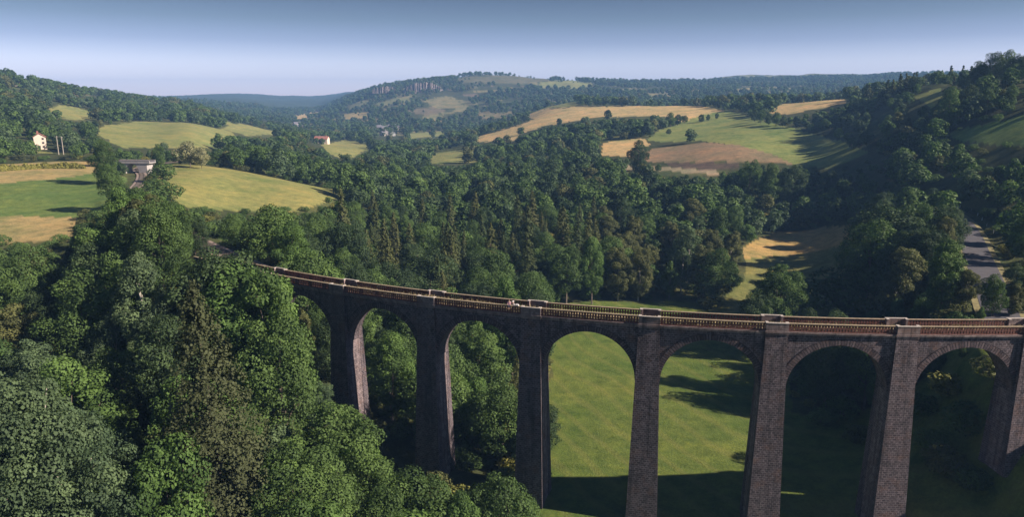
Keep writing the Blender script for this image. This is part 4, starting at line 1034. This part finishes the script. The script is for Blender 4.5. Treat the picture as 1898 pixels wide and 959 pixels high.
# ------------------------------------------------------------------ houses
def house(px, r, py, w, d, h, rh, wall, roof, label, rz=0, gable_front=False, wins=3, storeys=1, chim=True, name='house', cat='house', arch=False, group=None):
    x, y, z = hit(px, py, r*.72, r*1.35); q = math.hypot(x, y)/r; w, d, h, rh = w*q, d*q, h*q, rh*q
    o = empty(name, (x, y, z), rz-math.atan2(x, y)); tag(o, label, cat, group)
    mb = MB()      # local -y faces the camera
    if gable_front: ridge = [(0, -d/2, h+rh), (0, d/2, h+rh)]
    else: ridge = [(-w/2, 0, h+rh), (w/2, 0, h+rh)]
    c = [(-w/2, -d/2), (w/2, -d/2), (w/2, d/2), (-w/2, d/2)]; b0 = -2.5
    for i in range(4):
        a, b = c[i], c[(i+1) % 4]; face = [(a[0], a[1], b0), (b[0], b[1], b0), (b[0], b[1], h)]
        is_g = (i in (0, 2)) if gable_front else (i in (1, 3))
        if is_g: face.append(((a[0]+b[0])/2, (a[1]+b[1])/2, h+rh))
        face.append((a[0], a[1], h)); mb.face(face)
    mb.obj('wall', M[wall], o)
    mb = MB(); e = .45; th = .22
    if gable_front:
        k = rh/(w/2)
        for sg in (1, -1):
            A = [(sg*(w/2+e), -d/2-e, h-k*e+.03), (0, -d/2-e, h+rh+.03), (0, d/2+e, h+rh+.03), (sg*(w/2+e), d/2+e, h-k*e+.03)]
            B = [(p[0], p[1], p[2]+th) for p in A]; mb.hexa((A if sg > 0 else A[::-1]) + (B if sg > 0 else B[::-1]))
    else:
        k = rh/(d/2)
        for sg in (1, -1):
            A = [(-w/2-e, sg*(d/2+e), h-k*e+.03), (-w/2-e, 0, h+rh+.03), (w/2+e, 0, h+rh+.03), (w/2+e, sg*(d/2+e), h-k*e+.03)]
            B = [(p[0], p[1], p[2]+th) for p in A]; mb.hexa((A if sg > 0 else A[::-1]) + (B if sg > 0 else B[::-1]))
    rf = mb.obj('roof', M[roof], o)
    if chim:
        mb = MB(); cx = -w*.12 if gable_front else w*.3; mb.box(cx-.5, cx+.5, -.4, .4, h+rh-.8, h+rh+1.4); mb.obj('chimney', M['tile'] if wall == 'pink' else M['grey_wall'], rf)
    for s_ in range(storeys):
        for i in range(wins):
            xw = -w/2 + w*(i+.5)/wins; zw = h*(s_+.35)/storeys; ww, hh = min(1.0, w/wins*.4), min(1.5, h/storeys*.42)
            if arch and i == 0: continue
            mb = MB(); mb.box(xw-ww/2-.12, xw+ww/2+.12, -d/2-.06, -d/2+.05, zw-.12, zw+hh+.12); f = mb.obj('window', M['cap'], o)
            mb = MB(); mb.box(xw-ww/2, xw+ww/2, -d/2-.09, -d/2-.03, zw, zw+hh); mb.obj('pane', M['pane'], f)
    mb = MB(); mb.box(-w*.08-.5, -w*.08+.5, -d/2-.08, -d/2+.03, 0, 2.1); mb.obj('door', M['pane'], o)
    return o
house(76, 440, 276, 5.2, 5.5, 6.0, 1.7, 'pink', 'tile', 'narrow pink rendered house with gable and dark windows above the tan field', 0, True, 2, 3, arch=True)
house(597, 770, 266, 13.5, 8, 4.6, 2.6, 'pink', 'tile', 'pinkish stone farmhouse under a red roof at the head of a sloping pasture', rad(-18), False, 3, 1, name='farmhouse')
house(50, 1130, 152, 17, 9, 4, 3, 'cream', 'tile', 'red roofed farmhouse high on the left wooded hill', rad(10), False, 4, 1, name='farmhouse')
house(22, 1120, 157, 12, 8, 3.5, 2.5, 'cream', 'tile', 'low red roofed barn on the left hill beside the farmhouse', rad(-12), False, 2, 1, name='barn', cat='barn')
house(224, 905, 219, 11, 7, 4, 2, 'cream', 'slate', 'left pale farm building in the trees above the olive hill field', rad(14), False, 3, 1, name='farmhouse')
house(238, 915, 218, 7, 7, 4, 2, 'white', 'slate', 'small white farm building in the trees above the olive hill field', rad(-10), False, 2, 1, name='farmhouse')
house(551, 1500, 234, 13, 9, 5, 3, 'grey_wall', 'slate', 'lone grey house in the valley right of the left fields', rad(15), False, 3, 1)
house(728, 1290, 252, 9, 8, 5, 3.4, 'white', 'slate', 'bright white gabled house at the edge of the valley village', 0, True, 2, 2)
house(709, 1310, 252, 8, 8, 4.5, 3, 'cream', 'slate', 'cream gabled house left of the white village house', rad(-20), True, 2, 2)
house(716, 1340, 250, 10, 8, 5, 3.5, 'grey_wall', 'slate', 'grey house between the cream and the white village houses', rad(10), True, 2, 2)
for px, r, py, w, rz, lab in ((714, 1420, 243, 13, 8, 'broad slate roofed village house behind the cream one'), (733, 1400, 244, 9, -25, 'tall narrow slate roofed village house above the white one'),
                              (724, 1460, 240, 10, 20, 'village house with slate roof, highest in the middle'), (736, 1480, 239, 9, -5, 'right uppermost slate roofed house of the village'), (703, 1450, 241, 9, 0, 'left uppermost slate roofed house of the village')):
    house(px, r, py, w, 8, 5.5, 4, 'grey_wall', 'slate', lab, rad(rz), False, 3, 2)
house(1796, 520, 150, 8, 7, 3.6, 2.2, 'cream', 'slate', 'small pale house half hidden among the trees on the right skyline', 0, False, 2, 1)

# hedge above the tan field
def hedge():
    rng = np.random.RandomState(5); Ps, Ns, Ts = [], [], []
    line = [at(px, 398 + 4*math.sin(px/40), 286) for px in range(-120, 150, 4)]
    for (x, y, z) in line:
        n = 240; d = rng.randn(n, 3); d /= np.linalg.norm(d, axis=1, keepdims=True); d[:, 2] = np.abs(d[:, 2]); h = rng.uniform(1.6, 3.0)
        Ps.append(np.array([x, y, z]) + d*np.array([1.8, 1.4, h])*rng.uniform(.7, 1.05, (n, 1))); Ns.append(d+.5*rng.randn(n, 3)); Ts.append(np.full(n, rng.uniform(.2, 1)))
    V, F, T = leaf_quads(np.vstack(Ps), np.vstack(Ns), .7, rng, np.hstack(Ts)); me = leaf_mesh('hedge', V, F, T, LEAF['yellow'])
    tag(link(bpy.data.objects.new('hedge', me)), 'long yellow green hedge along the top of the tan field', 'hedge')
hedge()

# ------------------------------------------------------------------ rocky cliff on the central hill
def cliff(px0, px1, r, py_top, py_bot, label):
    rng = np.random.RandomState(int(px0)); n = 60; rows = 10; V = []
    for i in range(n+1):
        f = i/n; px = px0+(px1-px0)*f; edge = math.sin(math.pi*f)**.4
        col = rng.uniform(-1, 1)*6; top = py_top + (1-edge)*(py_bot-py_top)*.8 + rng.uniform(-2, 2)
        for j in range(rows+1):
            v = j/rows; py = py_bot+3 + (top-py_bot-3)*v; rr = r + 26*v + col*(1-v*.3) + rng.uniform(-2, 2)
            d = ray(px, py); k = rr/math.hypot(d[0], d[1]); V.append(tuple(d*k))
        d = ray(px, top); k = (r+90)/math.hypot(d[0], d[1]); V.append((d[0]*k, d[1]*k, V[-1][2]-14))
    m = rows+2; F = [[i*m+j, (i+1)*m+j, (i+1)*m+j+1, i*m+j+1] for i in range(n) for j in range(m-1)]
    V = np.array(V); uv = []
    for f in F:
        for q in f: uv.append((V[q][0], V[q][2]))
    o = link(bpy.data.objects.new('rock_cliff', np_mesh('rock_cliff', V, F, M['rock'], uv=uv))); tag(o, kind='structure')
cliff(748, 822, 2120, 153, 177, '')
cliff(690, 742, 2180, 161, 170, '')

# ------------------------------------------------------------------ dry grass and weeds on the viaduct deck
def deck_grass():
    rng = np.random.RandomState(3); V, F, T = [], [], []
    n = 26000; s = rng.uniform(-BAY-4, 8.8*BAY, n); t = rng.uniform(-1.6, 1.6, n); h = np.zeros(n)
    dens = fbm(s/5, t/1.0+40, 3); edge = np.abs(t) > .75
    keep = (dens > -.12) | edge; s, t, dens = s[keep], t[keep], dens[keep]; n = len(s)
    h = rng.uniform(.12, .42, n)*(1+1.3*np.clip(dens, -.2, .7)) * np.where(np.abs(t) > .7, 1.25, .7)
    a = rng.uniform(0, 6.28, n); w = rng.uniform(.05, .12, n)
    for i in range(n):
        dx, dy = math.cos(a[i]), math.sin(a[i]); lean = rng.uniform(-.1, .1, 2)
        P = [vmap(s[i]-dx*w[i], t[i]-dy*w[i], ZDECK-.02), vmap(s[i]+dx*w[i], t[i]+dy*w[i], ZDECK-.02), vmap(s[i]+dx*w[i]*.5+lean[0], min(max(t[i]+lean[1], -1.58), 1.58), ZDECK+h[i])]
        V += P
    V = np.array(V); F = np.arange(len(V)).reshape(-1, 3); T = np.repeat(rng.uniform(0, 1, n), 3)
    me = leaf_mesh('deck_grass', V, F, T, leaf_mat('dry_grass', (.23, .19, .115), (.28, .235, .145), .1))
    tag(link(bpy.data.objects.new('deck_grass', me)), 'dry golden grass growing along the viaduct deck', 'grass', None, 'stuff')
    for k in range(46):       # leafy weeds at the foot of the parapets
        pass
deck_grass()

# ------------------------------------------------------------------ people on the viaduct
def skinned(name, pts, edges, mat_, parent, sub=1):
    me = bpy.data.meshes.new(name); me.from_pydata([p[:3] for p in pts], edges, []); o = bpy.data.objects.new(name, me); link(o, parent)
    md = o.modifiers.new('skin', 'SKIN'); sv = me.skin_vertices[0].data if me.skin_vertices else None
    if sv is None:
        bpy.context.view_layer.objects.active = o; o.select_set(True)
        me.attributes  # layer is created by the modifier
        import bmesh
        bm = bmesh.new(); bm.from_mesh(me); bm.verts.layers.skin.verify(); bm.to_mesh(me); bm.free(); sv = me.skin_vertices[0].data
    for i, p in enumerate(pts): sv[i].radius = (p[3], p[3] if len(p) < 5 else p[4])
    sv[0].use_root = True
    s = o.modifiers.new('sub', 'SUBSURF'); s.levels = sub; s.render_levels = sub
    me.materials.append(mat_)
    return o
def person(loc, rz, label, sit, top_m, leg_m, hair_m, cap=False):
    o = empty('person', loc, rz); tag(o, label, 'person')
    # local +y is the way the person faces
    if sit: hip, knee, foot, sh = .12, (.48, .06), (.50, -.42), .58
    else: hip, knee, foot, sh = .92, (.04, .48), (0, .06), 1.40
    H = hip
    pts = [(0, 0, H, .14, .11), (0, 0, H+.25, .13, .10), (0, .02, sh, .17, .10), (0, .03, sh+.10, .055), (0, .05, sh+.18, .075), (0, .06, sh+.27, .10), (0, .05, sh+.34, .06)]
    E = [(0, 1), (1, 2), (2, 3), (3, 4), (4, 5), (5, 6)]
    for sg in (-1, 1):
        b = len(pts)
        pts += [(sg*.10, .0, H-.04, .09), (sg*.12, knee[0], knee[1]+.0, .065), (sg*.13, foot[0], foot[1], .042), (sg*.14, foot[0]+.17, foot[1]-.04, .035)]
        E += [(0, b), (b, b+1), (b+1, b+2), (b+2, b+3)]
        a = len(pts)
        ez, wz, wy = sh-.27, sh-.42 if sit else sh-.36, .26 if sit else .30
        pts += [(sg*.19, .01, sh-.01, .055), (sg*.25, .02, ez, .042), (sg*.18, wy, wz, .03), (sg*.17, wy+.07, wz-.01, .034)]
        E += [(2, a), (a, a+1), (a+1, a+2), (a+2, a+3)]
        for j, (fx, L_) in enumerate(((-.034, .075), (-.012, .09), (.012, .095), (.034, .08))):
            q = len(pts); pts += [(sg*.17+fx, wy+.11, wz-.015, .009), (sg*.17+fx, wy+.11+L_*.6, wz-.03, .008), (sg*.17+fx, wy+.11+L_, wz-.06, .007)]; E += [(a+3, q), (q, q+1), (q+1, q+2)]
        q = len(pts); pts += [(sg*.17-sg*.05, wy+.06, wz, .010), (sg*.17-sg*.07, wy+.10, wz-.02, .009)]; E += [(a+3, q), (q, q+1)]
    body = skinned('body', pts, E, M['skin'], o)
    # clothes a little outside the body
    tp = [(0, 0, H, .165, .135), (0, 0, H+.25, .155, .125), (0, .02, sh+.01, .19, .12)]; te = [(0, 1), (1, 2)]
    for sg in (-1, 1):
        a = len(tp); tp += [(sg*.19, .01, sh, .075), (sg*.25, .02, sh-.26, .06), (sg*.20, .20, sh-.36, .05)]; te += [(2, a), (a, a+1), (a+1, a+2)]
    skinned('shirt', tp, te, top_m, o)
    lp = [(0, 0, H-.02, .16, .13)]; le = []
    for sg in (-1, 1):
        a = len(lp); lp += [(sg*.10, .0, H-.05, .11), (sg*.12, knee[0], knee[1], .082), (sg*.13, (foot[0]*.8+knee[0]*.2), foot[1]*.8+knee[1]*.2, .06)]; le += [(0, a), (a, a+1), (a+1, a+2)]
    skinned('trousers', lp, le, leg_m, o)
    mb = MB(); hc = Vector((0, .035, sh+.285)); n = 10
    for i in range(n):
        for j in range(6):
            def pt(i, j):
                th = 2*math.pi*i/n; ph_ = math.pi*.62*j/6; r_ = .128
                low = 1 if math.sin(th) < .2 else .55
                ph_ *= low if j else 1
                return hc+Vector((math.cos(th)*math.sin(ph_)*r_*.9, math.sin(th)*math.sin(ph_)*r_, math.cos(ph_)*r_*1.1))
            mb.face([pt(i, j), pt(i, j+1), pt(i+1, j+1), pt(i+1, j)])
    hr = mb.obj('sun_hat' if cap else 'hair', hair_m, o, smooth=True)
    if cap:
        mb = MB(); mb.tube(hc+Vector((0, 0, .03)), hc+Vector((0, 0, .06)), .24, .15, 12, True); mb.obj('brim', hair_m, hr)
    # face: eyes, nose, mouth, ears in one mesh each side
    for sg in (-1, 1):
        mb = MB(); mb.tube((sg*.035, .140, sh+.265), (sg*.035, .158, sh+.265), .013, .010, 6, True); mb.obj('eye', M['pane'], o)
    return o
sx = 2.62*BAY
def face_cam(s): a = VPH+s/VR; return a + math.pi          # facing outwards over the near parapet
sA = 2.80*BAY
person(Vector(vmap(sA, 1.80, -33.08)), face_cam(sA)+.25, 'dark haired person in a pink checked top sitting on the near viaduct parapet', True, M['pink_cloth'], M['denim'], M['hair'])
sB = 2.80*BAY+.5
person(Vector(vmap(sB, 1.25, ZDECK)), face_cam(sB)-.5, 'person with a white sun hat and pale pink top standing behind the parapet', False, M['white_cloth'], M['denim'], M['white_cloth'], True)
bg_ = empty('bag', vmap(2.80*BAY+1.35, 1.78, -33.08), face_cam(sB)); tag(bg_, 'small white bag lying on the parapet coping beside the two people', 'bag')
mb = MB(); mb.tube((-.28, 0, .15), (.28, 0, .15), .15, .15, 10, True); mb.obj('body', M['white_cloth'], bg_, smooth=False)
mb = MB()
for i in range(6):
    a0, a1 = math.pi*i/6, math.pi*(i+1)/6; mb.tube((math.cos(a0)*.16, 0, .28+math.sin(a0)*.12), (math.cos(a1)*.16, 0, .28+math.sin(a1)*.12), .015, .015, 5)
mb.obj('strap', M['white_cloth'], bg_)
